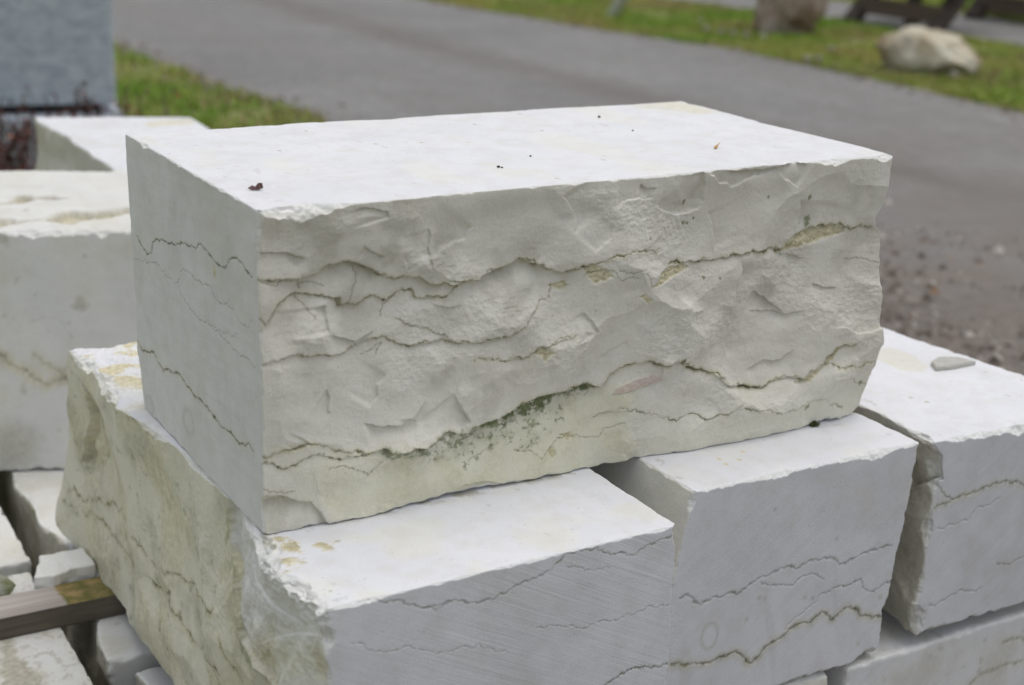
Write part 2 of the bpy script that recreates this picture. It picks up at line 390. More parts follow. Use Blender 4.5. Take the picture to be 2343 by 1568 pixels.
# ---- main block on top -------------------------------------------------
LX, LY, LZ = .620, .33155, .25641
def main_block():
    B = Block(box_corners(0, LX, 0, LY, -.0018, LZ), (1000, 260, 430), vis=('x0', 'y0', 'z1', 'x1')); B.seed = 3
    B.chips = {('y0', 'z1'): [(.062, .026, .0085), (.02, .012, .003), (.885, .014, .005), (.60, .03, .0015), (.985, .01, .005)],
               ('x0', 'y0'): [(.96, .02, .004)], ('x1', 'z1'): [(.55, .015, .003)], ('y0', 'z0'): [(.30, .07, .004), (.93, .02, .004)],
               ('y1', 'z1'): [(.41, .015, .003), (.66, .02, .004)], ('x0', 'y1'): [(.1, .02, .012)]}
    f = B.F['y0']
    smooth_low = f.poly(C8((860, 700), (1100, 690), (1300, 600), (1500, 520), (1800, 380), (2150, 290), (2343, 250), (2343, 900), (2000, 900), (1300, 1060), (900, 1000), (600, 1080), (480, 900)), .012, .004, 3)
    f.broken(11, 1.0, .12, calm=smooth_low, hold=((LZ-f.Y, .75), (f.X, .7)))
    f.h *= 1-.65*smooth_low
    lo = C8((790, 640), (860, 650), (1090, 620), (1240, 540), (1330, 560), (1480, 480), (1800, 325), (2080, 255), (2150, 270))
    # long stylolite lips: above the line the stone overhangs
    L1 = C6((105, 545), (180, 580), (290, 575), (430, 570), (520, 545), (610, 495), (700, 455), (780, 440), (850, 460), (930, 490), (1000, 535), (1090, 560), (1170, 545), (1270, 555), (1310, 590), (1360, 600), (1410, 575), (1460, 600), (1540, 570), (1650, 570), (1700, 525), (1800, 495), (1880, 455), (1960, 420), (2050, 460), (2130, 490), (2210, 505), (2260, 490), (2343, 455))+C7((100, 640), (190, 605), (330, 575), (410, 605))
    L1b = C7((480, 660), (600, 640), (700, 640), (800, 630), (870, 610), (960, 585), (1080, 575), (1120, 600), (1200, 555), (1270, 480), (1340, 465), (1420, 450), (1560, 455), (1650, 460))
    L2 = C6((105, 850), (160, 830), (200, 870), (250, 820), (290, 750), (370, 690), (440, 668), (530, 680), (600, 680), (690, 700), (720, 755), (760, 735), (840, 745), (900, 700), (960, 680), (1040, 715), (1100, 660), (1150, 635), (1215, 645), (1235, 690), (1300, 695), (1410, 680), (1460, 640), (1530, 590))
    L3 = C6((115, 1165), (200, 1130), (330, 1085), (390, 1065), (450, 1085), (530, 1070), (590, 1070), (640, 1088), (750, 1065), (850, 1010), (940, 965), (1020, 955), (1080, 985), (1220, 1010), (1330, 990), (1410, 965), (1500, 995), (1620, 980), (1760, 945), (1880, 905), (1930, 870), (2000, 780), (2060, 700), (2130, 680), (2150, 600))
    L3b = C6((1090, 835), (1180, 870), (1250, 890), (1330, 915), (1400, 940), (1460, 970), (1510, 1000))
    L3c = C6((1600, 1105), (1700, 1085), (1820, 1100), (1950, 1075), (2010, 1030), (2130, 980), (2280, 925))
    L4 = C8((110, 690), (200, 665), (260, 635), (330, 625), (400, 600), (460, 595), (520, 600), (560, 625), (620, 640), (690, 625), (740, 650), (800, 625), (860, 610), (880, 630), (950, 625), (1020, 600), (1090, 605), (1150, 570), (1240, 515), (1290, 530), (1330, 550), (1390, 500), (1470, 465), (1560, 440), (1640, 390), (1700, 350), (1800, 310), (1900, 295), (2000, 265), (2070, 240), (2150, 265), (2230, 180), (2260, 150), (2330, 130))+C7((370, 1190), (440, 1215), (540, 1190), (580, 1220), (660, 1240), (720, 1260), (800, 1325), (900, 1330), (980, 1340), (1050, 1300), (1130, 1275), (1210, 1290), (1240, 1250), (1320, 1210), (1350, 1160), (1410, 1110), (1480, 1090))
    L4b = C7((1330, 1200), (1420, 1220), (1520, 1200), (1595, 1185))
    L5 = C8((110, 715), (190, 710), (270, 745), (330, 720), (370, 690), (440, 655), (520, 660), (560, 675), (620, 670), (690, 660), (740, 650))
    L5b = C8((530, 740), (620, 715), (700, 745), (760, 770), (800, 730), (840, 690))
    L6 = C7((90, 1520), (200, 1475), (330, 1485), (420, 1495), (520, 1530), (600, 1485), (690, 1505), (780, 1470), (850, 1420), (920, 1450), (980, 1445), (1040, 1470), (1130, 1450), (1210, 1430), (1250, 1400), (1310, 1400), (1380, 1430), (1440, 1470))
    f.step(L1[:30], .0052, .016, -1, 2, .12, 1); f.step(C6((620, 500), (700, 455), (780, 440), (850, 460), (930, 490), (1000, 535)), .004, .010, -1, 1, .1, 40); f.step(C6((1540, 570), (1650, 570), (1700, 525), (1800, 495), (1880, 455), (1960, 420), (2050, 460), (2130, 490)), .004, .018, -1, 1, .1, 41)
    f.step(L1b, .0028, .010, -1, 2, .12, 2); f.step(L2, .0028, .009, -1, 2, .12, 3); f.step(L3, .0026, .010, -1, 2, .12, 4)
    f.step(L3b, .0012, .006, -1, 2, .12, 5); f.step(L3c, .001, .006, -1, 2, .1, 6)
    f.step(L4[8:34], .0085, .05, -1, 2, .10, 7, taper=.2); f.step(L4[18:32], .006, .012, -1, 2, .10, 8); f.step(L4[30:], .003, .010, -1, 2, .12, 9)
    f.step(L5, .0012, .006, -1, 2, .15, 10)
    for i, (ln, wd, dk, oc, ms) in enumerate(((L1, .0007, .85, .7, .35), (L1b, .0007, .75, .8, .6), (L2, .0007, .85, .6, .25), (L3, .0006, .7, .45, .15), (L3b, .0005, .6, .3, 0), (L3c, .0005, .6, .6, .3), (L4, .0008, .85, .75, .75), (L4b, .0006, .6, .8, .4), (L5, .0007, .85, .4, .3), (L5b, .0005, .6, .2, .2), (L6, .0006, .65, .2, .4))):
        f.vein(ln, wd*.85, dk, .0012, 4, .24, oc, ms, seed=i+1, gap=.8)
    for i, ln in enumerate((C6((440, 590), (450, 640), (450, 600), (530, 595), (600, 615), (620, 620)), C6((170, 585), (240, 610), (290, 620), (320, 590), (400, 590)), C6((420, 690), (480, 750), (550, 840)), C6((800, 480), (840, 530), (830, 580), (790, 690), (770, 735)), C6((1000, 820), (1030, 740), (1110, 660)),
                            C7((0, 725), (70, 690), (150, 685), (200, 740), (280, 725)), C7((330, 700), (370, 775)), C7((180, 680), (280, 690), (330, 680)), C7((1480, 640), (1570, 635), (1650, 650)), C7((1440, 1260), (1500, 1310), (1560, 1340)), C8((1640, 635), (1740, 640), (1800, 690), (1830, 650), (1900, 570), (2020, 550), (2090, 565), (2150, 560), (2180, 510), (2300, 480)), C8((1380, 700), (1450, 660), (1520, 610)),
                            C6((860, 1080), (1000, 1000), (950, 1080)), C8((120, 850), (200, 880), (330, 870)))):
        f.vein(ln, .00045, .65, .0005, 4, .2, .15, .1, seed=30+i)
    # broken flakes
    fl = [(C6((850, 55), (940, 70), (1020, 90), (1030, 140), (1005, 160), (880, 190)), .0022, .006, -1), (C6((170, 300), (172, 380), (250, 382), (370, 385), (420, 412), (500, 415)), .0036, .012, -1),
          (C6((860, 320), (900, 350), (960, 385), (1020, 400)), .0026, .007, -1), (C6((1640, 200), (1600, 225), (1570, 285), (1500, 305), (1400, 360), (1325, 420), (1330, 490), (1345, 545), (1385, 560)), .0030, .018, -1),
          (C6((2200, -20), (2250, 30), (2300, 100), (2320, 170), (2300, 260)), .0022, .02, 1), (C6((632, 745), (630, 850), (632, 938)), .0038, .018, -1), (C6((630, 940), (660, 948), (740, 968), (820, 990), (850, 970), (960, 915)), .0024, .008, -1),
          (C6((1110, 400), (1150, 450), (1165, 520)), .0016, .01, 1), (C6((1310, 200), (1330, 260), (1315, 330), (1330, 420)), .0018, .015, -1), (C6((1230, 1520), (1160, 1500), (1100, 1510)), .001, .012, 1),
          (C8((1370, 470), (1350, 420), (1300, 350), (1270, 290)), .0030, .03, 1), (C8((730, 470), (800, 480), (880, 478), (960, 482), (1060, 410), (1130, 330)), .0030, .016, -1),
          (C8((770, 390), (830, 320), (830, 250), (900, 180)), .0022, .02, 1), (C8((530, 270), (550, 320), (545, 410), (580, 420), (620, 330)), .0014, .01, -1),
          (C8((130, 905), (250, 900), (330, 920), (430, 935), (452, 960), (490, 1000), (545, 1105)), .0050, .02, -1), (C8((130, 935), (200, 925), (270, 925)), .0022, .006, -1), (C8((540, 1110), (610, 1095), (690, 1060), (800, 1040), (880, 1000), (960, 985), (1060, 985), (1110, 1020)), .0040, .02, -1),
          (C8((1270, 870), (1330, 840), (1420, 825), (1520, 825), (1610, 850)), .0022, .012, -1), (C8((1990, 770), (2060, 740), (2130, 745)), .0022, .01, -1), (C8((2100, 455), (2200, 410), (2320, 400)), .0014, .01, -1), (C8((380, 555), (430, 590), (330, 640)), .0016, .008, -1),
          (C7((420, 300), (430, 350), (470, 370), (540, 390), (600, 385), (660, 365), (690, 340)), .0048, .028, 1), (C7((690, 140), (700, 220), (690, 330)), .002, .012, -1), (C7((700, 160), (750, 180), (770, 215), (820, 215), (850, 240), (980, 175), (1110, 138)), .0024, .012, 1),
          (C7((1110, 140), (1140, 195), (1210, 245)), .003, .016, 1), (C7((1220, 300), (1230, 380), (1220, 460), (1170, 550)), .0030, .03, 1), (C7((190, 370), (230, 320), (300, 300), (400, 300)), .0014, .012, 1), (C7((330, 215), (360, 240), (420, 235)), .002, .008, -1),
          (C7((890, 640), (900, 690), (860, 770), (850, 900), (830, 980), (795, 1080), (810, 1190)), .0042, .024, 1), (C7((960, 810), (1040, 850), (1110, 910), (1150, 950)), .0024, .02, -1), (C7((940, 920), (1040, 925), (1150, 940), (1250, 910)), .0016, .012, -1),
          (C7((1300, 770), (1360, 795), (1430, 790)), .0016, .01, -1), (C7((910, 1240), (1000, 1195), (1100, 1190), (1180, 1120)), .0020, .014, -1), (C7((0, 920), (60, 1000), (110, 1050), (40, 1060)), .0014, .012, -1), (C7((100, 1180), (180, 1120), (260, 1080)), .0012, .01, -1), (C7((790, 150), (900, 148), (1000, 140), (1090, 125), (1180, 100), (1290, 95)), .0034, .007, -1),
          (C7((180, 440), (150, 520), (60, 600)), .0014, .02, -1), (C7((720, 370), (750, 450), (755, 600)), .0014, .02, 1), (C7((1100, 560), (1150, 620), (1280, 640)), .0012, .01, -1)]
    for i, (ln, a, wd, sd_) in enumerate(fl): f.step(ln, a*1.35, wd, sd_, 3, .12, 60+i, taper=.16)
    # colour of the weathered seams
    mz = fbm(f.X*120, f.Y*150, 71, 5, .65); mz2 = fbm(f.X*30, f.Y*30, 72, 3)
    m_hi = f.poly(C8((1380, 500), (1470, 468), (1560, 442), (1700, 352), (1800, 312), (2000, 268), (2070, 245), (2145, 268), (2080, 320), (1900, 345), (1790, 440), (1640, 460), (1560, 520), (1440, 530)), .002, .003, 5)
    m_lo = f.poly(C8((800, 625), (860, 615), (1090, 605), (1240, 520), (1380, 505), (1500, 540), (1700, 440), (1950, 370), (1960, 470), (1800, 600), (1700, 640), (1560, 600), (1430, 690), (1380, 790), (1300, 700), (1100, 690), (950, 670), (900, 690), (850, 660)), .003, .004, 6)
    D4, S4, _ = f.dist(jag(f.tr(L4[11:33]), 2, .1, 7), .06); below = np.where((S4 < 0) & (D4 < .05), D4, .06)
    near = np.exp(-(below/.007)**1.2)
    f.add('moss', m_hi*sstep(-.55, .0, mz+near*.8-.15)*.95); f.add('moss', m_lo*sstep(.0, .45, mz*1.1+near*1.1-.36)*.7)
    drip = sstep(.25, .6, fbm(f.X*170, f.Y*40, 75, 4)+.3*near-.0)*m_lo; f.add('moss', drip*.18); f.add('moss', .26*m_lo*sstep(-.5, .6, mz2)); f.add('moss', .75*m_lo*sstep(.30, .52, fbm(f.X*210, f.Y*230, 76, 4)+.35*mz2)*sstep(-.2, .3, mz2+near))
    f.add('cream', np.clip(smooth_low*(1.0+.3*mz2), 0, 1)); gt = f.poly(C8((300, 660), (900, 640), (1500, 560), (2200, 300), (2343, 260), (2343, 720), (1700, 900), (1100, 1050), (700, 1080), (500, 900)), .02, .01, 4); f.add('moss', .02*gt*(1+mz2)); f.add('ochre', .16*gt*(1+1.5*mz2)); f.add('cream', .6*gt); f.add('cream', .5*np.exp(-(f.Y/.04)**2)*sstep(.2, .4, f.X/LX))
    f.add('ochre', .42*sstep(.05, .5, mz2+.2)*smooth_low*sstep(.1, .5, fbm(f.X*18, f.Y*18, 77, 3)+.1))
    f.add('dirt', .30*(1-smooth_low)*sstep(.1, .7, fbm(f.X*7, f.Y*7, 78, 4)+.25*(1-f.X/LX)+.1)*sstep(-.3, .4, mz2))
    for i, pg in enumerate((C7((1110, 600), (1230, 500), (1290, 485), (1400, 455), (1480, 465), (1490, 490), (1350, 540), (1240, 580), (1150, 605)), C7((380, 775), (420, 710), (480, 675), (570, 660), (600, 680), (540, 710), (450, 750), (400, 780)), C7((0, 670), (50, 650), (130, 690), (150, 720), (60, 760), (20, 720)), C7((290, 830), (320, 820), (370, 850), (350, 870)), C6((690, 700), (720, 695), (735, 745), (715, 757)), C6((2140, 600), (2240, 570), (2260, 600), (2210, 640)), C6((2000, 1040), (2040, 1000), (2120, 1040), (2060, 1090)), C8((1920, 550), (1990, 535), (2010, 570), (1960, 585)), C8((1840, 640), (1870, 610), (1890, 660), (1860, 690)), C7((1330, 1200), (1390, 1110), (1420, 1105), (1370, 1180), (1240, 1300), (1160, 1310), (1220, 1285)))):
        mk = f.poly(pg, .0012, .0012, 90+i, 160); f.add('ochre', mk*(.9 if i != 4 else 1)); f.h += mk*.0010*(fbm(f.X*300, f.Y*300, 93, 3))-mk*.0015
    f.add('dirt', f.poly(C6((685, 695), (725, 690), (740, 750), (712, 760)), .001, .001, 99)*.8)
    f.add('dirt', .7*sstep(.0, .012, .006-np.abs(f.dist(f.tr(C8((130, 905), (430, 935), (545, 1105))), .02)[0]))); 
    f.add('dirt', .38*f.poly(C8((125, 930), (250, 905), (330, 925), (430, 940), (455, 965), (490, 1005), (545, 1110), (420, 1115), (140, 1125)), .001, .002, 96)*sstep(-.6, .4, mz2)); pk = f.poly(C7((175, 1390), (200, 1350), (280, 1310), (380, 1275), (440, 1280), (455, 1300), (380, 1335), (250, 1375)), .0008, .0006, 97); f.add('pink', pk*(.65+.3*fbm(f.X*200, f.Y*300, 98, 2))); f.h += pk*.0012
    for i, (cx, cy, r_) in enumerate(((600, 325, 14), (580, 435, 12), (640, 410, 5), (1280, 293, 14), (1290, 420, 22), (1285, 450, 20), (765, 735, 5), (680, 735, 5), (375, 515, 5), (1050, 290, 5), (600, 440, 5), (1530, 1320, 16), (1220, 1440, 20), (540, 1185, 14))):
        c = f.tr(C7((cx, cy)))[0]; d = np.hypot(f.X-c[0], f.Y-c[1])+.0016*fbm(f.X*260, f.Y*260, i, 3); f.add('moss', .8*sstep(r_*.00019+.0006, r_*.00008, d))
    # outline of the right-hand end, left corner
    sil = np.array([f.tr([q])[0] for q in ((2045, 348), (2047, 372), (2033, 430), (2031, 462), (2014, 500), (2013, 522), (2026, 530), (2020, 640), (2012, 690), (2000, 745), (1993, 840), (1985, 885), (1972, 930), (1955, 948))]); o_ = np.argsort(sil[:, 1])
    R = B.F['x1']; R.broken(44, .22); R.h += np.interp(R.Y, sil[o_, 1], np.clip(sil[o_, 0]-LX, -.03, .004))*(.5+.5*np.exp(-R.X/.1))
    K_ = B.F['y1']; K_.broken(45, .35); K_.h += np.interp(K_.Y, [0, .012, .03, .06, .09, .12, .15, .26], [-.030, -.018, -.008, -.003, -.007, -.003, 0, 0])
    lf = B.F['x0']
    V1 = C5((930, 80), (960, 140), (1000, 205), (1030, 195), (1040, 120), (1100, 105), (1140, 130), (1200, 135), (1250, 128), (1290, 150), (1330, 168), (1350, 135), (1375, 140), (1410, 180), (1450, 240), (1500, 285), (1540, 292), (1560, 240), (1600, 225), (1640, 255), (1680, 320), (1720, 360))
    V2 = C5((915, 225), (960, 255), (1020, 260), (1050, 255), (1100, 310), (1150, 370), (1210, 395), (1230, 320), (1275, 310), (1320, 370), (1380, 410), (1430, 420), (1470, 510), (1500, 545), (1545, 530), (1600, 600), (1640, 670), (1690, 710), (1715, 655))
    V3 = C5((1215, 400), (1230, 480), (1290, 560), (1380, 660), (1440, 690), (1500, 750), (1560, 810), (1640, 900), (1738, 970))
    V4 = C5((905, 755), (940, 800), (970, 860), (1010, 870), (1050, 870), (1070, 910), (1110, 1000), (1140, 985), (1180, 1020), (1225, 1020), (1260, 1080), (1320, 1165), (1390, 1230), (1450, 1310), (1520, 1390), (1560, 1415), (1610, 1470), (1670, 1510), (1695, 1485), (1730, 1550))
    lf.vein(V1, .00075, 1.0, .001, 4, .18, .1, 0, 51); lf.vein(V2, .00045, .6, .0004, 4, .2, 0, 0, 52); lf.vein(V3, .00045, .6, .0004, 4, .15, 0, 0, 53); lf.vein(V4, .0009, 1.0, .001, 4, .16, .35, .1, 54)
    lf.vein(C5((1440, 690), (1500, 725), (1550, 735), (1580, 760), (1620, 745)), .0004, .5, .0003, 4, .25, 0, 0, 55)
    lf.h += .0005*fbm(lf.X*10, lf.Y*10, 5, 3)+.00025*vn2(lf.X*6+lf.Y*90, lf.Y*14, 8)
    cl = fbm(lf.X*10+lf.Y*4, lf.Y*6, 15, 4); lf.add('dirt', .13*sstep(-.1, .6, cl)); lf.add('rough', .25)
    for (cx, cy, ra, rb) in ((1285, 1345, 26, 66), (1020, 1230, 22, 50)):
        c = lf.tr(C5((cx, cy)))[0]; d = np.hypot((lf.X-c[0])/(ra*.00055), (lf.Y-c[1])/(rb*.00017)); lf.add('dirt', .25*np.exp(-((d-1)/.25)**2)+.08*(d < 1))
    sp = C5((1460, 320)); c = lf.tr(sp)[0]; lf.add('ochre', .9*sstep(1.2, .7, np.hypot((lf.X-c[0])/.003, (lf.Y-c[1])/.006)))
    tp = B.F['z1']; tp.h += .0006*fbm(tp.X*5, tp.Y*5, 9, 3)+.0001*fbm(tp.X*60, tp.Y*14, 19, 3)
    tp.add('ochre', .4*tp.poly([(1440, 245), (1520, 232), (1560, 236), (1640, 258), (1600, 262), (1530, 252)], .006, .004, 12)); tp.add('cream', .28*sstep(.1, .7, fbm(tp.X*12, tp.Y*5, 13, 4)))
    tp.add('dirt', .2*sstep(.82, 1., fbm(tp.X*90, tp.Y*60, 18, 3)+.3*sstep(.3, .6, vn2(tp.X*12, tp.Y*12, 17))))
    tp.add('rough', .1)
    for i, (cx, cy) in enumerate(((1085, 285), (965, 327), (1275, 408), (1240, 300), (860, 330), (1380, 365), (1190, 262), (820, 273), (1890, 308), (700, 300), (640, 345))):
        c = tp.tr([(cx, cy)])[0]; d = np.hypot(tp.X-c[0], (tp.Y-c[1])*.6)+.0012*fbm(tp.X*300, tp.Y*300, i, 3); tp.add('dirt', .7*sstep(.0026, .0008, d))
    o = B.build('limestone_block', MAT_STONE)
    return tag(o, 'largest block, on top of the pile, its broken front seamed with cracks and green moss', 'stone block', PILE)
main_block()

# ---- course under it ----------------------------------------------------
def block_A():
    B = Block(box_corners(-.006, .305, -.130, .512, -.250, -.0022, c001=(0, 0, 0), c011=(-.006, 0, 0), c010=(-.008, .12, 0), c101=(0, .004, 0)), (420, 520, 330)); B.seed = 8
    B.chips = {('x0', 'z1'): [(.05, .04, .008), (.16, .04, .013), (.26, .025, .006), (.45, .04, .007), (.60, .03, .010), (.8, .05, .012), (.93, .03, .01)], ('x0', 'y0'): [(.93, .02, .006), (.6, .04, .004)], ('x1', 'y0'): [(.97, .01, .006)], ('y0', 'z1'): [(.1, .02, .002)], ('y1', 'z1'): [(.1, .03, .01)]}
    f = B.F['x0']; f.broken(21, .9, .12, 1.0)
    f.step([(497, 1145), (505, 1200), (515, 1270), (535, 1330), (548, 1400), (560, 1460), (600, 1510), (650, 1575)], .006, .05, -1, 1, .1, 201, taper=.05, lip=.0025)
    f.step([(640, 1270), (690, 1320), (725, 1365), (745, 1410)], .004, .02, -1, 2, .15, 202); f.step([(560, 1240), (600, 1330), (660, 1400), (700, 1440)], .002, .02, -1, 2, .1, 203)
    f.step([(175, 830), (205, 900), (185, 1000), (175, 1060)], .012, .03, -1, 2, .1, 204); f.step([(240, 1030), (215, 1080), (170, 1110)], .010, .03, 1, 2, .1, 205)
    f.step([(630, 1480), (650, 1520), (655, 1568)], .005, .02, 1, 1, .1, 206); f.step([(610, 1470), (680, 1450), (740, 1460)], .002, .02, -1, 1, .1, 207)
    AL1 = C3((440, 250), (520, 310), (600, 340), (700, 360), (780, 400), (860, 520), (930, 640), (1000, 760), (1070, 800), (1150, 840), (1200, 890), (1270, 940), (1330, 1010), (1440, 1060))
    AL2 = C3((440, 340), (560, 450), (680, 540), (740, 600), (830, 700), (900, 770), (950, 840), (1000, 870), (1060, 920), (1130, 950), (1140, 1040), (1180, 1100), (1230, 1180), (1290, 1280), (1360, 1330), (1420, 1430), (1480, 1500))
    AL3 = C3((1500, 1260), (1530, 1370), (1580, 1440), (1620, 1540))
    f.vein(AL1, .0012, .55, .0012, 4, .2, .7, .5, 211, gap=.85); f.vein(AL2, .0012, .6, .0012, 4, .2, .8, .6, 212, gap=.85); f.vein(AL3, .0014, .55, .001, 4, .2, 1, .5, 213)
    crease = jag(f.tr([(497, 1145), (505, 1200), (515, 1270), (535, 1330), (548, 1400), (560, 1460), (600, 1510), (650, 1575)]), 4, .2, 39); D, S, T = f.dist(crease, .8)
    fresh = np.where(S < 0, 1, 0)*sstep(0, .004, D); n0 = fbm(f.X*16, f.Y*16, 23, 5); n1 = fbm(f.X*60, f.Y*60, 24, 4)
    old = 1-fresh
    f.add('dirt', old*(.10+.40*sstep(-.1, .7, n0))*.8); f.add('moss', old*.06*(1+n0)); f.add('ochre', old*.62*sstep(-.3, .7, fbm(f.X*9, f.Y*9, 25, 4))); f.add('ochre', old*.5*np.exp(-(D/.03)**2)*sstep(-.3, .3, n1))
    f.add('cream', old*.7); f.add('moss', .40*sstep(.5, .9, n1+.35*n0)*old); f.add('moss', .5*old*np.exp(-(D/.02)**2)*sstep(.1, .6, n1))
    f.add('dirt', .22*fresh*sstep(0, .7, n0)); f.m['rough'] = np.where(fresh > .5, .55, 1.0)
    lowf = f.poly([(560, 1480), (640, 1440), (745, 1480), (745, 1575), (640, 1575)], .02, .01, 26); f.add('ochre', .55*lowf*sstep(-.2, .4, n0)); f.add('cream', .6*lowf)
    br = f.poly([(600, 1235), (640, 1265), (690, 1310), (745, 1385), (745, 1450), (700, 1400), (650, 1330), (610, 1290)], .006, .006, 36); f.add('chip', .7*br*sstep(-.3, .3, n1)); f.h += br*(.0022*fbm(f.X*110, f.Y*110, 37, 4, .6)); f.h += fresh*.0016*fbm(f.X*45, f.Y*45, 38, 4, .6)
    g = B.F['y0']
    for i, (ln, wd, dk, ms) in enumerate((([(752, 1395), (790, 1378), (820, 1372), (900, 1378), (985, 1390), (1040, 1375), (1090, 1380), (1150, 1360), (1200, 1335), (1260, 1310), (1300, 1270), (1345, 1260), (1395, 1268), (1440, 1275), (1490, 1250), (1547, 1228)], .0006, .75, .1), ([(1230, 1440), (1330, 1440), (1400, 1425), (1460, 1405), (1545, 1380)], .0004, .45, 0), ([(1380, 1575), (1440, 1535), (1480, 1528), (1535, 1527)], .0008, .9, .2), ([(800, 1470), (870, 1490), (930, 1480), (1000, 1500), (1100, 1475), (1160, 1490)], .0004, .35, 0), ([(1300, 1300), (1340, 1310), (1400, 1305)], .0004, .4, 0), ([(980, 1390), (1000, 1400), (1030, 1380)], .0004, .5, 0))):
        g.vein(ln, wd, dk, .0006, 4, .2, .05, ms, 220+i)
    g.h += .0003*fbm(g.X*12, g.Y*12, 27, 3); g.add('dirt', .10*sstep(0, .6, fbm(g.X*9, g.Y*9, 28, 4)))
    t = B.F['z1']; n2 = fbm(t.X*80, t.Y*80, 29, 5, .6)
    crust = t.poly([(560, 1225), (640, 1228), (700, 1240), (765, 1243), (760, 1258), (720, 1262), (680, 1270), (690, 1300), (655, 1310), (620, 1260)], .004, .006, 31)
    edge = t.poly([(715, 1345), (830, 1330), (800, 1360), (760, 1385), (735, 1370)], .008, .006, 32)
    t.add('ochre', crust*sstep(-.25, .2, n2)); t.h += .0012*crust*sstep(-.2, .5, n2); t.add('dirt', crust*.5*sstep(.15, .6, n2)); jt = np.exp(-((t.Y-.130)/.006)**2)*sstep(-.1, .35, fbm(t.X*45, t.Y*45, 39, 4)); t.add('dirt', .75*jt); t.add('moss', .45*edge*sstep(.35, .6, fbm(t.X*160, t.Y*160, 33, 4)))
    back = sstep(.25, .45, t.Y-.1); t.add('ochre', back*.9*sstep(.0, .4, fbm(t.X*25, t.Y*25, 34, 4))); t.h += .002*back*n2
    t.add('dirt', .2*sstep(.85, 1.05, n2)); t.add('cream', .3*sstep(0, .6, fbm(t.X*14, t.Y*14, 35, 3)))
    o = B.build('limestone_block', MAT_SAWN)
    return tag(o, 'limestone block under the left of the top block, with mossy broken end and saw-scored front', 'stone block', PILE)
block_A()
def block_B():
    B = Block(box_corners(.356, .6225, -.0785, .45, -.2255, -.0022, c000=(-.044, 0, 0), c100=(-.022, 0, 0), c010=(-.044, 0, 0), c110=(-.005, 0, 0), c001=(.002, 0, 0)), (330, 260, 280)); B.seed = 13; B.chip_amp = .0019
    B.chips = {('y0', 'z1'): [(.3, .03, .003), (.75, .04, .005)], ('y0', 'z0'): [(.97, .02, .012), (.75, .04, .005), (.4, .05, .006)], ('x1', 'y0'): [(.45, .02, .003), (.2, .02, .005)], ('x0', 'y0'): [(.98, .01, .004)]}
    g = B.F['y0']
    b1 = C4((0, 990), (50, 965), (90, 1010), (130, 1040), (250, 985), (330, 955), (380, 965), (450, 910), (540, 850), (620, 820), (720, 780), (770, 800), (850, 750), (950, 725), (1010, 720), (1060, 770), (1120, 740), (1200, 700), (1300, 670), (1400, 640))
    b4 = C4((-60, 1430), (0, 1425), (100, 1415), (180, 1420), (270, 1385), (370, 1345), (430, 1390), (470, 1425), (540, 1350), (650, 1260), (720, 1210), (810, 1155), (870, 1150), (940, 1080), (1010, 1135), (1060, 1080), (1130, 1050), (1180, 1065), (1200, 1110), (1280, 1120), (1370, 1110))
    for i, (ln, wd, dk, oc, ms) in enumerate(((b1, .0010, .55, 0, .25), (C4((540, 885), (600, 910), (750, 905), (810, 850), (870, 830), (950, 865)), .0007, .4, 0, 0), (C4((950, 955), (1050, 915), (1130, 900), (1200, 865), (1220, 930), (1290, 945), (1420, 870)), .0009, .5, 0, .15), (b4, .0012, .8, .5, .5), (C4((0, 1025), (90, 1020), (200, 1000)), .0006, .3, 0, 0), (C4((700, 1200), (800, 1100), (940, 960)), .0006, .3, 0, 0))):
        g.vein(ln, wd, dk, .0008, 4, .22, oc, ms, 240+i)
    c = g.tr(C4((195, 1240)))[0]; d = np.hypot((g.X-c[0])/.009, (g.Y-c[1])/.013); g.add('dirt', .35*np.exp(-((d-1)/.16)**2))
    for i, q in enumerate(((525, 985), (565, 995), (830, 985), (630, 400), (1040, 595), (1180, 1290), (440, 1130), (880, 990), (1330, 980))):
        c = g.tr(C4(q))[0]; g.add('dirt', .35*sstep(.004, .001, np.hypot(g.X-c[0], g.Y-c[1])))
    g.add('dirt', .12*sstep(0, .6, fbm(g.X*8, g.Y*8, 41, 4))); g.h += .0004*fbm(g.X*10, g.Y*10, 42, 3); g.add('dirt', .14*sstep(.35, .7, vn2(g.X*60+g.Y*12, g.Y*9, 43))*sstep(.14, .1, g.Y))
    s_ = B.F['x0']; s_.add('rough', .8); s_.h += .0006*fbm(s_.X*25, s_.Y*25, 44, 4); s_.add('cream', .3)
    t = B.F['z1']; t.add('cream', .25*sstep(0, .6, fbm(t.X*12, t.Y*12, 45, 4))); t.add('dirt', .35*sstep(.8, 1., fbm(t.X*50, t.Y*50, 46, 4)))
    for q in ((1700, 1034), (1645, 1050), (1660, 1062), (1690, 1052)):
        c = t.tr([q])[0]; t.add('ochre', .9*sstep(.004, .001, np.hypot(t.X-c[0], t.Y-c[1])))
    o = B.build('limestone_block', MAT_STONE)
    return tag(o, 'middle block under the right of the top block, smooth front with dark wavy crack', 'stone block', PILE)
block_B()
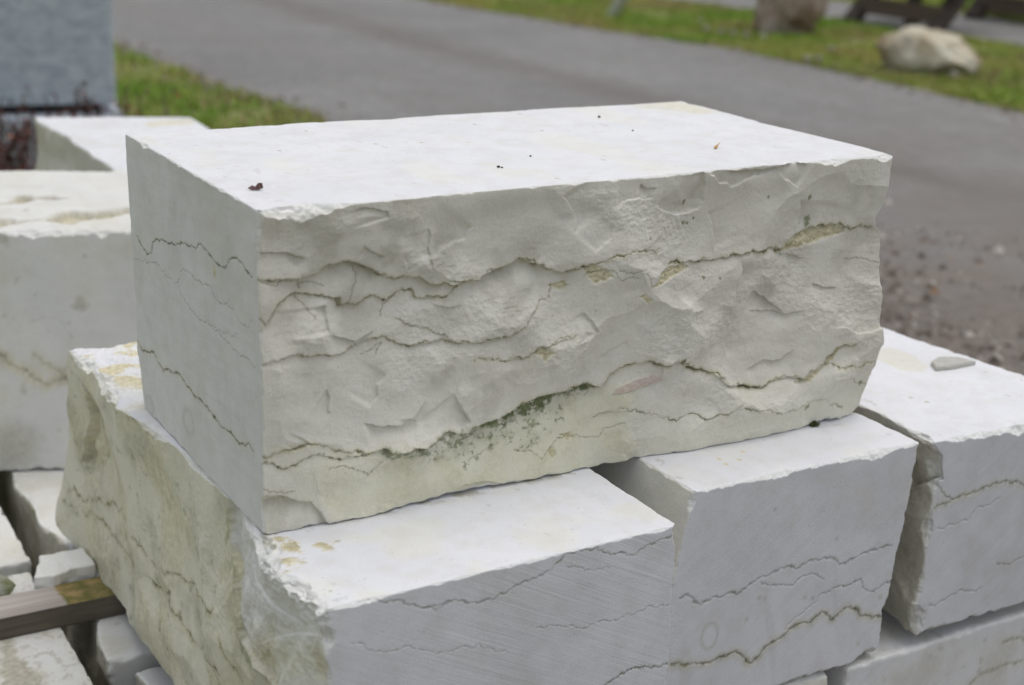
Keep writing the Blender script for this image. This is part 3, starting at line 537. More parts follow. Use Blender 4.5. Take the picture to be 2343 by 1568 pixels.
def block_C():
    B = Block(box_corners(.632, .872, -.083, .232, -.214, -.0025, c100=(.01, 0, .005), c000=(.012, 0, 0), c111=(-.022, 0, 0), c110=(-.022, 0, 0), c011=(-.008, 0, 0), c101=(.014, -.02, 0)), (240, 260, 240)); B.seed = 17; B.chip_amp = .002
    B.chips = {('x0', 'z1'): [(.05, .02, .006)], ('x1', 'z1'): [(.45, .03, .005), (.75, .04, .004)], ('x0', 'y0'): [(.86, .02, .012), (.55, .02, .006), (.1, .02, .01)], ('y0', 'z0'): [(.1, .02, .006), (.3, .03, .003)], ('y0', 'z1'): [(.35, .04, .005)]}
    f = B.F['x0']; f.broken(51, .9, .08, 1.2); f.h += np.interp(f.Y, [0, .02, .05, .1, .15, .2, .214], [-.010, -.012, -.010, -.008, -.012, -.003, 0]); f.add('dirt', .45+.3*fbm(f.X*20, f.Y*20, 52, 3)); f.add('dirt', .5*sstep(.06, .02, f.Y))
    f.step([(2060, 1130), (2090, 1115), (2130, 1105), (2145, 1060)], .010, .015, -1, 1, .1, 53)
    g = B.F['y0']
    for i, (ln, wd, dk, oc, ms) in enumerate(((C4((1650, 405), (1720, 370), (1810, 330), (1870, 290), (1960, 270), (2050, 220), (2130, 195), (2220, 205), (2290, 230)), .0011, .6, .4, .5), (C4((1600, 265), (1740, 285), (1800, 330)), .0008, .5, .2, .4), (C4((2090, 755), (2200, 740), (2290, 700)), .0009, .4, 0, .1), (C4((1650, 1040), (1800, 970), (1990, 915)), .0009, .35, 0, .2), (C4((1700, 525), (1830, 490), (1900, 465), (1950, 380), (2100, 310)), .0007, .3, 0, 0))):
        g.vein(ln, wd, dk, .0008, 4, .22, oc, ms, 260+i)
    g.add('dirt', .13*sstep(0, .6, fbm(g.X*9, g.Y*9, 54, 4))); g.h += .0008*fbm(g.X*8, g.Y*8, 55, 3)
    t = B.F['z1']; t.add('dirt', .16*t.poly([(1990, 800), (2035, 795), (2085, 812), (2125, 838), (2110, 852), (2060, 848), (2010, 825), (1985, 815)], .003, .003, 56)); t.add('cream', .5*t.poly([(1990, 800), (2035, 795), (2085, 812), (2125, 838), (2110, 852), (2060, 848), (2010, 825), (1985, 815)], .003, .003, 56)); t.add('dirt', .3*sstep(.8, 1., fbm(t.X*40, t.Y*40, 57, 4)))
    t.vein([(1966, 933), (2010, 950), (2055, 972)], .0006, .25, .0003, 2, .1, .3, 0, 58)
    for q in ((2083, 910), (1700, 1030), (2120, 920)):
        c = t.tr([q])[0]; t.add('dirt', .7*sstep(.004, .001, np.hypot(t.X-c[0], t.Y-c[1])))
    o = B.build('limestone_block', MAT_STONE)
    return tag(o, 'limestone block at the right edge of the pile, with a stone flake on top', 'stone block', PILE)
block_C()
ZG = -.53
def simple_block(name, corners, res, seed, label, rough=(), vis=('x0', 'y0', 'z1'), chip=.003, tint=.2, mat=None, dirt=.15, edit=None, chips=None, amp=.9, big=.1):
    B = Block(corners, res, vis=vis); B.seed = seed; B.chip_amp = chip; B.chips = chips or {}
    for k in vis:
        f = B.F[k]; n0 = fbm(f.X*12, f.Y*12, seed+3, 4); n1 = fbm(f.X*50, f.Y*50, seed+4, 4)
        if k in rough: f.broken(seed+5, amp, big, 1.0)
        else: f.h += .0006*fbm(f.X*9, f.Y*9, seed+6, 3)
        f.add('dirt', dirt*sstep(-.1, .6, n0)); f.add('cream', tint*(1+n0)); f.add('dirt', .35*sstep(.7, .95, n1))
    if edit: edit(B)
    o = B.build(name, mat or MAT_BACK)
    return tag(o, label, 'stone block', PILE)
def ed_D(B):
    g = B.F['y0']
    g.vein(C4((1900, 1590), (1930, 1560), (2000, 1500), (2090, 1470), (2170, 1430), (2290, 1400)), .001, .5, .0008, 4, .2, .3, .3, 301); g.vein(C4((2150, 1285), (2250, 1250), (2300, 1275)), .001, .5, .0008, 4, .2, .3, .3, 302); g.vein(C4((1700, 1560), (1800, 1480), (1900, 1440)), .0008, .25, .0005, 4, .2, 0, 0, 303)
simple_block('limestone_block', box_corners(.562, 1.02, -.079, .24, ZG, -.2275), (200, 90, 130), 61, 'limestone block in the bottom right corner, carrying the two right-hand blocks', edit=ed_D, mat=MAT_STONE, dirt=.25)
simple_block('limestone_block', box_corners(.33, .540, -.072, .24, ZG, -.228), (110, 90, 130), 63, 'limestone block mostly hidden at the bottom edge beneath the middle block of the pile', mat=MAT_STONE, dirt=.3, rough=('y0',), amp=.5)

# ---- lower left: bottom course, batten, blocks behind ------------------
def ed_dirty(B):
    f = B.F['x0']; n = fbm(f.X*14, f.Y*14, 65, 4); f.add('dirt', np.clip(.62+.3*n, 0, 1)); f.add('moss', .30*sstep(.15, .7, fbm(f.X*30, f.Y*30, 66, 4)))
simple_block('limestone_block', box_corners(-.016, .46, .612, 1.10, ZG, -.277, c011=(-.012, 0, 0), c000=(-.004, 0, 0)), (110, 160, 110), 67, 'low limestone block with dirty side, beneath the big block with ochre furrows', rough=('x0',), edit=ed_dirty, dirt=.2, chip=.004)
simple_block('limestone_block', box_corners(-.034, .25, .334, .565, ZG, -.276), (110, 110, 110), 68, 'low limestone block directly under the mossy end of the wooden batten', rough=('x0',), edit=ed_dirty, dirt=.25, chip=.004)
simple_block('limestone_block', box_corners(-.024, .27, -.10, .318, ZG, -.284), (110, 160, 110), 69, 'low limestone block at the bottom edge under the mossy broken end, nearer than the batten', rough=('x0',), edit=ed_dirty, dirt=.25, chip=.004)
def ed_L(B):
    t = B.F['z1']; t.add('dirt', .75*t.poly([(0, 1455), (30, 1450), (40, 1500), (70, 1530), (110, 1545), (100, 1575), (0, 1575)], .004, .005, 70)); t.add('dirt', .45*sstep(.25, .6, fbm(t.X*90, t.Y*60, 71, 5, .6)))
simple_block('limestone_block', box_corners(-.48, -.066, .05, .565, ZG, -.275), (160, 200, 110), 72, 'flat limestone block with a grey-spotted top in the bottom left corner', edit=ed_L, dirt=.3, chip=.0025)
simple_block('limestone_block', box_corners(-.46, -.057, .592, 1.0, ZG, -.275), (130, 130, 110), 73, 'clean pale limestone block at the left edge behind the wooden batten', chip=.003, dirt=.15)
FR = math.radians(-21)
def rot_box(ox, oy, lx, ly, z0, z1, a):
    ex = np.array([math.cos(a), math.sin(a)]); ey = np.array([-math.sin(a), math.cos(a)]); c = {}
    for i in (0, 1):
        for j in (0, 1):
            p = np.array([ox, oy])+ex*lx*i+ey*ly*j
            for k in (0, 1): c[(i, j, k)] = [p[0], p[1], (z0, z1)[k]]
    return c
def ed_F(B):
    g = B.F['y0']
    g.vein(C5((-20, 870), (40, 920), (90, 970), (180, 1000), (220, 1050), (330, 1095), (400, 1060), (480, 1040)), .002, .35, .001, 4, .2, .8, .2, 310); g.vein(C5((230, 880), (290, 950), (390, 1000), (440, 1030)), .0015, .3, .0008, 4, .2, .5, .2, 311); g.vein(C5((210, 660), (300, 630), (380, 640), (450, 690)), .001, .25, .0004, 2, .2, 0, 0, 313)
    for q, r_ in (((545, 540), .014), ((440, 1035), .018), ((20, 905), .016), ((90, 1510), .05), ((20, 105), .012)):
        c = g.tr(C5(q))[0]; g.add('dirt', .5*sstep(r_, r_*.3, np.hypot(g.X-c[0], g.Y-c[1])+.006*fbm(g.X*60, g.Y*60, 3, 3)))
    t = B.F['z1']; t.h += .0018*fbm(t.X*8, t.Y*14, 75, 4); n = fbm(t.X*60, t.Y*60, 76, 4)
    for i, pg in enumerate((C1((-120, 1410), (40, 1385), (130, 1325), (190, 1325), (230, 1345), (300, 1330), (340, 1335), (450, 1350), (400, 1362), (250, 1355), (170, 1385), (110, 1390)), C1((-100, 1500), (0, 1490), (110, 1500), (290, 1490), (390, 1450), (480, 1430), (620, 1440), (780, 1420), (900, 1405), (900, 1440), (700, 1490), (560, 1505), (480, 1540), (380, 1520), (290, 1500), (100, 1530), (-100, 1555)))):
        mk = t.poly(pg, .004, .004, 77+i); t.h -= .011*mk; t.add('ochre', mk*.7); t.add('dirt', mk*(.55+.4*n)); 
    t.add('cream', .2)
simple_block('limestone_block', rot_box(-.40, 1.005, .78, .37, -.2755, .046, FR), (330, 160, 200), 80, 'big pale limestone block at the left edge, its uneven top crossed by two ochre furrows', edit=ed_F, chip=.004, dirt=.12, rough=('x1',), chips={('y0', 'z1'): [(.6, .05, .006), (.9, .05, .004)]})
g1_, g2_, g3_ = at_z(75, 268, .046), at_z(436, 268, .046), at_z(475, 292, .046); cG = {}
for k, z in ((0, ZG), (1, .046)):
    cG[(0, 0, k)] = [.215 if k else .19, 1.16, z]; cG[(1, 0, k)] = [.60, 1.05, z]; cG[(0, 1, k)] = [g1_[0]-(0 if k else .03), g1_[1], z]; cG[(1, 1, k)] = [g2_[0], g2_[1], z]
e_ = g3_+(g3_-g2_)*2.6
for k in (0, 1): cG[(1, 0, k)][0] = e_[0]; cG[(1, 0, k)][1] = e_[1]
def ed_G(B):
    t = B.F['z1']; t.add('ochre', .6*t.poly([(330, 283), (370, 276), (440, 274), (440, 284), (380, 288), (345, 292)], .008, .006, 82))
    f = B.F['x0']; f.h += np.interp(f.Y, [0, .43, .53, .576], [0, .004, -.004, 0]); f.add('dirt', .25)
simple_block('limestone_block', cG, (150, 220, 150), 83, 'white-topped limestone block furthest back on the left, in front of the grey monument', rough=('x0',), edit=ed_G, chip=.003, dirt=.12, tint=.05, amp=.8, big=.14, mat=MAT_STONE)
# ------------------------------------------------------------------ small bevelled / displaced shapes
def rock(name, loc, size, seed, mat, rz=0., sub=5, amp=.22, flat=.0, freq=1.6):
    bm = bmesh.new(); bmesh.ops.create_icosphere(bm, subdivisions=sub, radius=1.0)
    V = np.array([v.co[:] for v in bm.verts]); r = np.random.default_rng(seed)
    for _ in range(11):                                   # cleaved planes
        n = r.normal(size=3); n /= np.linalg.norm(n); d = r.uniform(.62, .95); e = V@n-d; V = V-np.maximum(e, 0)[:, None]*n*.9
    s_ = V*freq
    dsp = 1+amp*vn3(s_[:, 0], s_[:, 1], s_[:, 2], seed)+amp*.5*vn3(s_[:, 0]*2.3, s_[:, 1]*2.3, s_[:, 2]*2.3, seed+1)+amp*.2*vn3(s_[:, 0]*6, s_[:, 1]*6, s_[:, 2]*6, seed+2)+amp*.08*vn3(s_[:, 0]*15, s_[:, 1]*15, s_[:, 2]*15, seed+3)
    V = V*dsp[:, None]*np.array(size); V[:, 2] -= np.quantile(V[:, 2], .10)
    for v, c in zip(bm.verts, V): v.co = c
    o = bm_obj(name, bm, mat, smooth=True); o.location = loc; o.rotation_euler = (0, 0, rz); return o
def rock_mat(name, ca, cb, cc, scale=9, stretch=(1, 1, 1)):
    m, t, b = mat_new(name); q = NB(t); ob = q.n('ShaderNodeTexCoord').outputs['Object']; v = q.mapping(ob, stretch)
    c = q.mix(q.ramp(q.noise(v, scale, 5, .6, .6), (.38, 0.), (.62, 1.)), ca, cb)
    c = q.mix(q.ramp(q.noise(v, scale*.45, 4, .6, .4), (.50, 0.), (.66, 1.)), c, cc)
    q.lk(c, b.inputs['Base Color']); b.inputs['Roughness'].default_value = .9
    q.lk(q.bump(q.noise(ob, scale*7, 6, .65), .012, .8), b.inputs['Normal']); return m

# ------------------------------------------------------------------ ground, roads
def ground_mat():
    m, t, b = mat_new('soil_and_turf'); q = NB(t); ob = q.n('ShaderNodeTexCoord').outputs['Object']
    c = q.mix(q.ramp(q.noise(ob, 1.3, 5, .6), (.4, 0.), (.62, 1.)), (.17, .235, .05), (.28, .27, .11))
    c = q.mix(q.ramp(q.noise(ob, 9, 5, .65), (.48, 0.), (.68, .8)), c, (.24, .19, .11))
    q.lk(c, b.inputs['Base Color']); b.inputs['Roughness'].default_value = 1
    q.lk(q.bump(q.noise(ob, 40, 5, .7), .03, .8), b.inputs['Normal']); return m
def asphalt_mat():
    m, t, b = mat_new('worn_asphalt'); q = NB(t); ob = q.n('ShaderNodeTexCoord').outputs['Object']
    xyz = q.n('ShaderNodeSeparateXYZ'); q.lk(ob, xyz.inputs[0])
    c = q.mix(q.ramp(q.noise(ob, .8, 5, .6), (.35, 0.), (.65, 1.)), (.180, .176, .168), (.245, .240, .229))
    c = q.mix(1.0, c, q.ramp(q.noise(ob, 9, 6, .75), (.3, .80), (.7, 1.14)), 'MULTIPLY')
    c = q.mix(1.0, c, q.ramp(q.noise(ob, 24, 5, .8), (.3, .62), (.7, 1.3)), 'MULTIPLY')
    c = q.mix(q.ramp(q.noise(q.mapping(ob, (1.6, .25, 1)), 1.2, 5, .6), (.5, 0.), (.7, .55)), c, (.165, .155, .142))
    c = q.mix(q.ramp(q.noise(ob, 140, 3, .7), (.35, 0.), (.75, 1.)), q.mix(.35, c, (.10, .10, .10)), q.mix(.25, c, (.36, .34, .31)))
    wob = q.math('MULTIPLY', q.math('SUBTRACT', q.noise(q.mapping(ob, (1, .5, 1)), 1.4, 4, .6), .5), .5)
    d = q.math('ABSOLUTE', q.math('SUBTRACT', q.math('ADD', xyz.outputs[0], wob), 3.62))
    line = q.math('SUBTRACT', 1.0, q.math('DIVIDE', d, .33), clamp=True)
    line = q.math('MULTIPLY', line, q.ramp(q.noise(q.mapping(ob, (1, .6, 1)), 5, 4, .65), (.3, .35), (.65, 1.)))
    c = q.mix(q.math('MULTIPLY', line, .75), c, (.115, .098, .078))
    wob2 = q.math('MULTIPLY', q.math('SUBTRACT', q.noise(ob, 1.1, 5, .65), .5), 2.4)          # earth and grit washed over the near edge
    g1 = q.math('DIVIDE', q.math('SUBTRACT', 3.1, q.math('ADD', xyz.outputs[0], wob2)), 1.3, clamp=True)
    g2 = q.math('DIVIDE', q.math('SUBTRACT', 2.9, xyz.outputs[1]), 1.2, clamp=True)
    gm = q.math('MULTIPLY', g1, g2)
    c = q.mix(q.math('MULTIPLY', q.math('DIVIDE', q.math('SUBTRACT', 4.2, xyz.outputs[1]), 2.5, clamp=True), q.ramp(q.noise(ob, 2.2, 5, .7), (.40, .1), (.60, .85))), c, (.165, .138, .113))
    grit = q.mix(q.ramp(q.noise(ob, 17, 5, .75), (.36, 0.), (.66, 1.)), (.06, .047, .038), (.21, .175, .145))
    c = q.mix(q.math('MULTIPLY', gm, .9), c, grit)
    q.lk(c, b.inputs['Base Color']); b.inputs['Roughness'].default_value = .85
    q.lk(q.bump(q.noise(ob, 160, 3, .7), .004, .7), b.inputs['Normal']); return m
def sheet(name, pts_l, pts_r, z, mat):
    V = [(x, y, z) for x, y in pts_l]+[(x, y, z) for x, y in pts_r]; n = len(pts_l)
    return tag(mesh_np(name, V, [(i, n+i, n+i+1, i+1) for i in range(n-1)], mat), kind='structure')
gm_ = ground_mat(); am_ = asphalt_mat()
S_ = 600.; tag(mesh_np('ground', [(-S_, -S_, ZG), (S_, -S_, ZG), (S_, S_, ZG), (-S_, S_, ZG)], [(0, 1, 2, 3)], gm_), kind='structure')
ys = np.r_[-200, -60, -20, np.arange(-8, 16.01, .12), 25, 60, 200]
def edge(xf, seed, a=.05): return [(float(xf(y)+a*fbm(np.array([y*2.6]), np.array([seed*.7]), seed, 4)[0]), float(y)) for y in ys]
near_e = lambda y: np.interp(y, [-200, -8, 0, 2, 3.6, 4.65, 5.6, 6.9, 16, 200], [-.9, -.9, -.6, .3, 1.6, 2.02, 1.90, 1.86, 1.8, 1.8])
far_e = lambda y: np.interp(y, [-200, 0, 2.5, 3.7, 4.8, 6, 7.5, 9.3, 16, 200], [4.2, 4.7, 5.0, 5.14, 5.24, 5.30, 5.04, 4.84, 4.3, -20])
r2n = lambda y: np.interp(y, [-200, 0, 5.5, 7.2, 9.0, 16, 200], [7.4, 7.4, 7.40, 7.25, 6.85, 5.6, -16])
r2f = lambda y: np.interp(y, [-200, 0, 6.7, 7.3, 8.8, 16, 200], [8.6, 8.6, 8.6, 8.75, 8.3, 7.4, -13])
sheet('road', edge(near_e, 1), edge(far_e, 2), ZG+.004, am_)
sheet('road', edge(r2n, 3), edge(r2f, 4), ZG+.004, am_)

# ------------------------------------------------------------------ grass
def grass_mat():
    m, t, b = mat_new('grass_blades'); q = NB(t); a = q.n('ShaderNodeAttribute', attribute_name='tint')
    q.lk(a.outputs['Color'], b.inputs['Base Color']); b.inputs['Roughness'].default_value = .6
    b.inputs['Specular IOR Level'].default_value = .2; return m
GM = grass_mat()
def grass(n, xs, ysr, inside, seed, hmin, hmax):
    r = np.random.default_rng(seed); x = r.uniform(*xs, n*3); y = r.uniform(*ysr, n*3)
    k = inside(x, y)&(fbm(x*2.2, y*2.2, seed+5, 3)+r.uniform(-.5, .5, n*3) > -.35); x, y = x[k][:n], y[k][:n]; n = len(x)
    h = r.uniform(hmin, hmax, n)*(.7+.6*np.clip(.5+vn2(x*3, y*3, seed), 0, 1)); a = r.uniform(0, 6.283, n); wd = r.uniform(.0025, .006, n)
    le = r.uniform(.2, .9, n)*h; la = r.uniform(0, 6.283, n)
    ca, sa = np.cos(a)*wd, np.sin(a)*wd; tx, ty = np.cos(la)*le, np.sin(la)*le; z = np.full(n, ZG)
    V = np.stack([np.c_[x-ca, y-sa, z], np.c_[x+ca, y+sa, z], np.c_[x+ca*.8+tx*.35, y+sa*.8+ty*.35, z+h*.6], np.c_[x-ca*.8+tx*.35, y-sa*.8+ty*.35, z+h*.6], np.c_[x+tx, y+ty, z+h]], 1).reshape(-1, 3)
    i = np.arange(n)[:, None]*5; F = np.concatenate([i+[[0, 1, 2]], i+[[0, 2, 3]], i+[[3, 2, 4]]])
    g = np.clip(.5+.8*fbm(x*1.1, y*1.1, seed+9, 3)+r.normal(0, .18, n), 0, 1)[:, None]
    c = np.array([.20, .36, .04])*(1-g)+np.array([.40, .385, .11])*g
    dry = (r.uniform(0, 1, n)+.5*vn2(x*2.3, y*2.3, seed+11)+.45*fbm(x*.9, y*.9, seed+13, 2) > .84)[:, None]; c = np.where(dry, np.array([.40, .31, .16])*r.uniform(.6, 1.2, n)[:, None], c)
    c = np.c_[c*r.uniform(.75, 1.25, n)[:, None], np.ones(n)]
    return mesh_np('grass', V, F, GM, attrs={'tint': np.repeat(c, 5, 0)}, smooth=False)
tag(grass(42000, (-1.2, 2.05), (3.0, 9), lambda x, y: (x < near_e(y)+.03), 101, .012, .04), kind='stuff')
tag(grass(85000, (4.6, 7.6), (2.2, 10.5), lambda x, y: (x > far_e(y)-.02)&(x < r2n(y)+.03), 102, .012, .038), kind='stuff')
tag(grass(26000, (8.2, 11.5), (6.0, 12.5), lambda x, y: (x > r2f(y)), 103, .03, .08), kind='stuff')

def gravel(n, seed):
    r = np.random.default_rng(seed); x = r.uniform(1.5, 4.0, n*4); y = r.uniform(-.6, 3.4, n*4)
    p = np.clip((3.3-x)/1.5, 0, 1)*np.clip((3.4-y)/1.6, 0, 1)*np.clip(.6+.9*fbm(x*1.7, y*1.7, seed, 3), 0, 1)
    k = r.uniform(0, 1, n*4) < p; x, y = x[k][:n], y[k][:n]
    ex = r.uniform(0, 1, 900); yy = r.uniform(2.6, 9, 900); x = np.r_[x, near_e(yy)+.10*r.normal(size=900), far_e(yy)+.09*r.normal(size=900)]; y = np.r_[y, yy, yy]; n = len(x)
    sz = r.uniform(.004, .010, n)*(1+1.2*(r.uniform(0, 1, n) > .86)); O = np.array([[1, 0, 0], [.3, .95, 0], [-.8, .6, 0], [-.8, -.6, 0], [.3, -.95, 0], [0, 0, 1.]])
    J = 1+r.uniform(-.35, .35, (n, 6, 3)); V = O[None]*J*sz[:, None, None]; V[..., 2] *= .75; V[..., 0] += x[:, None]; V[..., 1] += y[:, None]; V[..., 2] += ZG+.0035
    T = np.array([[0, 1, 5], [1, 2, 5], [2, 3, 5], [3, 4, 5], [4, 0, 5]]); F = (np.arange(n)[:, None, None]*6+T[None]).reshape(-1, 3)
    pal = np.array([[.10, .08, .065], [.17, .14, .115], [.24, .21, .18], [.40, .37, .33], [.30, .17, .09]]); c = pal[r.choice(5, n, p=[.42, .30, .18, .08, .02])]*r.uniform(.8, 1.2, n)[:, None]
    m, t, b = mat_new('loose_gravel'); q = NB(t); a = q.n('ShaderNodeAttribute', attribute_name='tint'); q.lk(a.outputs['Color'], b.inputs['Base Color']); b.inputs['Roughness'].default_value = .9
    return tag(mesh_np('gravel', V.reshape(-1, 3), F, m, attrs={'tint': np.repeat(np.c_[c, np.ones(n)], 6, 0)}, smooth=False), kind='stuff')
gravel(9000, 107)

# ------------------------------------------------------------------ monument and shrub behind the pile
def granite_mat():
    m, t, b = mat_new('grey_granite'); q = NB(t); ob = q.n('ShaderNodeTexCoord').outputs['Object']
    v = q.mapping(ob, (1, 1, 1.9), (0, math.radians(-32), 0))
    c = q.mix(q.ramp(q.noise(v, 20, 5, .6, .4), (.36, 0.), (.64, 1.)), (.34, .40, .455), (.54, .595, .64))
    c = q.mix(q.ramp(q.noise(v, 62, 4, .6), (.56, 0.), (.70, .7)), c, (.62, .65, .66))
    q.lk(c, b.inputs['Base Color']); b.inputs['Roughness'].default_value = .5; return m
GR = granite_mat()
def bev_box(bm, x0, x1, y0, y1, z0, z1, bev=.01, seg=2):
    r = bmesh.ops.create_cube(bm, size=1.0); vs = r['verts']
    for v in vs: v.co = Vector((x0+(v.co.x+.5)*(x1-x0), y0+(v.co.y+.5)*(y1-y0), z0+(v.co.z+.5)*(z1-z0)))
    es = {e for v in vs for e in v.link_edges}
    if bev: bmesh.ops.bevel(bm, geom=list(es), offset=bev, segments=seg, profile=.5, affect='EDGES')
mo = empty('monument', (.99, 3.92, ZG), math.radians(-11))
tag(mo, 'tall grey granite monument slab on a base behind the pile, at the top left', 'monument')
bm = bmesh.new(); bev_box(bm, -1.5, 0, 0, .22, .215, 1.75, .008); bm_obj('slab', bm, GR, mo)
bm = bmesh.new(); bev_box(bm, -1.56, .022, -.05, .30, 0, .185, .012); bm_obj('base', bm, GR, mo)
m, t, b = mat_new('gap_shade'); b.inputs['Base Color'].default_value = (.03, .03, .03, 1); b.inputs['Roughness'].default_value = .9
bm = bmesh.new(); bev_box(bm, -1.46, -.05, .045, .18, .183, .217, 0); bm_obj('shade_filler', bm, m, mo)  # added near-black box, its colour standing in for shade under the slab
def leaf_mat(name, ca, cb):
    m, t, b = mat_new(name); q = NB(t); a = q.n('ShaderNodeAttribute', attribute_name='tint'); q.lk(a.outputs['Color'], b.inputs['Base Color']); b.inputs['Roughness'].default_value = .6; return m
def shrub():
    root = empty('shrub', (.55, 3.50, ZG)); r = np.random.default_rng(5)
    tag(root, 'small red-leaved shrub in front of the grey monument base', 'shrub')
    sv, sf, lv, lf_, lc = [], [], [], [], []
    for k in range(230):
        p = np.array([r.uniform(-.78, .36), r.uniform(-.26, .22), 0.]); d = np.array([r.normal(0, .28), r.normal(0, .28), 1.]); H = r.uniform(.16, .34)
        pts = [p+d*H*s_+np.array([r.normal(0, .012), r.normal(0, .012), 0]) for s_ in np.linspace(0, 1, 6)]
        for a, b_ in zip(pts[:-1], pts[1:]):
            o = len(sv); w_ = .0022
            sv += [a+[w_, 0, 0], a+[-w_, w_, 0], a+[-w_, -w_, 0], b_+[w_, 0, 0], b_+[-w_, w_, 0], b_+[-w_, -w_, 0]]; sf += [(o, o+1, o+4, o+3), (o+1, o+2, o+5, o+4), (o+2, o, o+3, o+5)]
        for j in range(34):
            t_ = r.uniform(.15, 1.02); c = p+d*H*t_+r.normal(0, .010, 3); a = r.normal(size=3); a /= np.linalg.norm(a); bb = np.cross(a, r.normal(size=3)); bb /= np.linalg.norm(bb); Ls = r.uniform(.010, .022); o = len(lv)
            lv += [c, c+a*Ls*.5+bb*Ls*.3, c+a*Ls, c+a*Ls*.5-bb*Ls*.3]; lf_.append((o, o+1, o+2, o+3))
            cc = np.array([.115, .022, .022]) if r.random() < .72 else (np.array([.26, .085, .03]) if r.random() < .5 else np.array([.05, .035, .025])); lc += [np.r_[cc*r.uniform(.6, 1.4), 1]]*4
    mt, t, b = mat_new('shrub_stem'); b.inputs['Base Color'].default_value = (.06, .03, .022, 1)
    tag(mesh_np('stems', np.array(sv), sf, mt, root, False), kind='stuff'); tag(mesh_np('leaves', np.array(lv), lf_, leaf_mat('red_leaves', 0, 0), root, False, {'tint': np.array(lc)}), kind='stuff')
shrub()

# ------------------------------------------------------------------ wooden batten and loose stones at the lower left
def wood_mat(name, ca, cb, axis='x', scale=1.0, moss=False):
    m, t, b = mat_new(name); q = NB(t); ob = q.n('ShaderNodeTexCoord').outputs['Object']
    st = {'x': (3, 60, 60), 'y': (60, 3, 60), 'z': (60, 60, 3)}[axis]; v = q.mapping(ob, tuple(k*scale for k in st))
    g = q.noise(v, 1.0, 5, .65, .5); c = q.mix(q.ramp(g, (.32, 0.), (.66, 1.)), ca, cb)
    if moss:
        xyz = q.n('ShaderNodeSeparateXYZ'); q.lk(ob, xyz.inputs[0])
        e = q.math('ADD', xyz.outputs[0], q.math('MULTIPLY', q.math('SUBTRACT', q.noise(ob, 60, 3, .6), .5), .012))
        mk = q.ramp(e, (.500, 0.), (.501, 1.)); mr_ = q.n('ShaderNodeMapRange'); q.lk(e, mr_.inputs[0]); mr_.inputs[1].default_value = -.0015; mr_.inputs[2].default_value = .0015
        mc = q.mix(q.ramp(q.noise(ob, 55, 4, .6), (.38, 0.), (.62, 1.)), (.13, .125, .03), (.33, .235, .10)); c = q.mix(mr_.outputs[0], c, mc)
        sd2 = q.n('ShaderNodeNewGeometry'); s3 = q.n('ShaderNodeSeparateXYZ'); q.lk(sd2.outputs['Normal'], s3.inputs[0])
        c = q.mix(q.math('LESS_THAN', s3.outputs[2], .4), c, q.mix(q.ramp(g, (.35, 0.), (.7, 1.)), (.065, .055, .042), (.19, .16, .12)))   # darker colour on the sides, ends and underside
    q.lk(c, b.inputs['Base Color']); b.inputs['Roughness'].default_value = .85; q.lk(q.bump(g, .002, .7), b.inputs['Normal']); return m
bm = bmesh.new(); bev_box(bm, -.62, .36, 0, .050, 0, .0255, .002)
bmesh.ops.subdivide_edges(bm, edges=[e for e in bm.edges if abs(e.verts[0].co.x-e.verts[1].co.x) > .5], cuts=60, use_grid_fill=True)
for v in bm.verts:
    if v.co.z < .012: v.co.z -= .0; v.co.y += .002*float(vn2(np.array([v.co.x*40]), np.array([1.]), 4)[0]) if v.co.y < .025 else 0
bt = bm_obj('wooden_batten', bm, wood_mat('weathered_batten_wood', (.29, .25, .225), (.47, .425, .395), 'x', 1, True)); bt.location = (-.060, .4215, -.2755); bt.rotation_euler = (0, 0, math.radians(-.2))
tag(bt, 'grey weathered wooden batten with a mossy brown end, wedged under the broken limestone block', 'batten')
MC = stone_mat('chip_stone', sawn=(.74, .75, .75), rough=(.72, .71, .67))
def chip(name, top, z0, z1, loc, label, mat, seed, shrink=.85, cat='stone chip', amp=.002):
    bm = bmesh.new(); T = [bm.verts.new((x, y, z1)) for x, y in top]; cx = sum(x for x, y in top)/len(top); cy = sum(y for x, y in top)/len(top)
    B_ = [bm.verts.new((cx+(x-cx)*shrink, cy+(y-cy)*shrink, z0)) for x, y in top]; n = len(top)
    bm.faces.new(T); bm.faces.new(B_[::-1])
    for i in range(n): bm.faces.new((T[i], B_[i], B_[(i+1) % n], T[(i+1) % n]))
    bmesh.ops.recalc_face_normals(bm, faces=bm.faces[:]); bmesh.ops.bevel(bm, geom=bm.edges[:], offset=.0012, segments=1, affect='EDGES')
    bmesh.ops.triangulate(bm, faces=bm.faces[:]); bmesh.ops.subdivide_edges(bm, edges=bm.edges[:], cuts=3, use_grid_fill=True)
    for v in bm.verts:
        a = np.array(v.co)*90; v.co.x += amp*float(vn3(a[0:1], a[1:2], a[2:3], seed)[0]); v.co.y += amp*float(vn3(a[0:1], a[1:2], a[2:3], seed+1)[0]); v.co.z += amp*.6*float(vn3(a[0:1], a[1:2], a[2:3], seed+2)[0])*(1 if v.co.z > z0+.004 else 0)
    o = bm_obj(name, bm, mat); o.location = loc; return tag(o, label, cat)
chip('stone_chip', [(-.080, .474), (-.062, .468), (-.040, .476), (-.014, .474), (-.016, .522), (-.062, .520)], -.275, -.237, (0, 0, 0), 'white broken stone chip lying behind the mossy end of the wooden batten', MC, 5, .98, amp=.004)
MG = rock_mat('mossy_chip', (.55, .56, .45), (.62, .62, .56), (.23, .27, .07), 60)
o = rock('stone_chip', (-.135, .515, -.275), (.04, .032, .020), 9, MG, .3, 4); tag(o, 'small green-stained stone chip behind the wooden batten at the left edge', 'stone chip')
pc = [at_z(x, y, 0)[:2] for x, y in ((2130, 830), (2140, 845), (2180, 841), (2233, 830), (2190, 822), (2145, 820))]
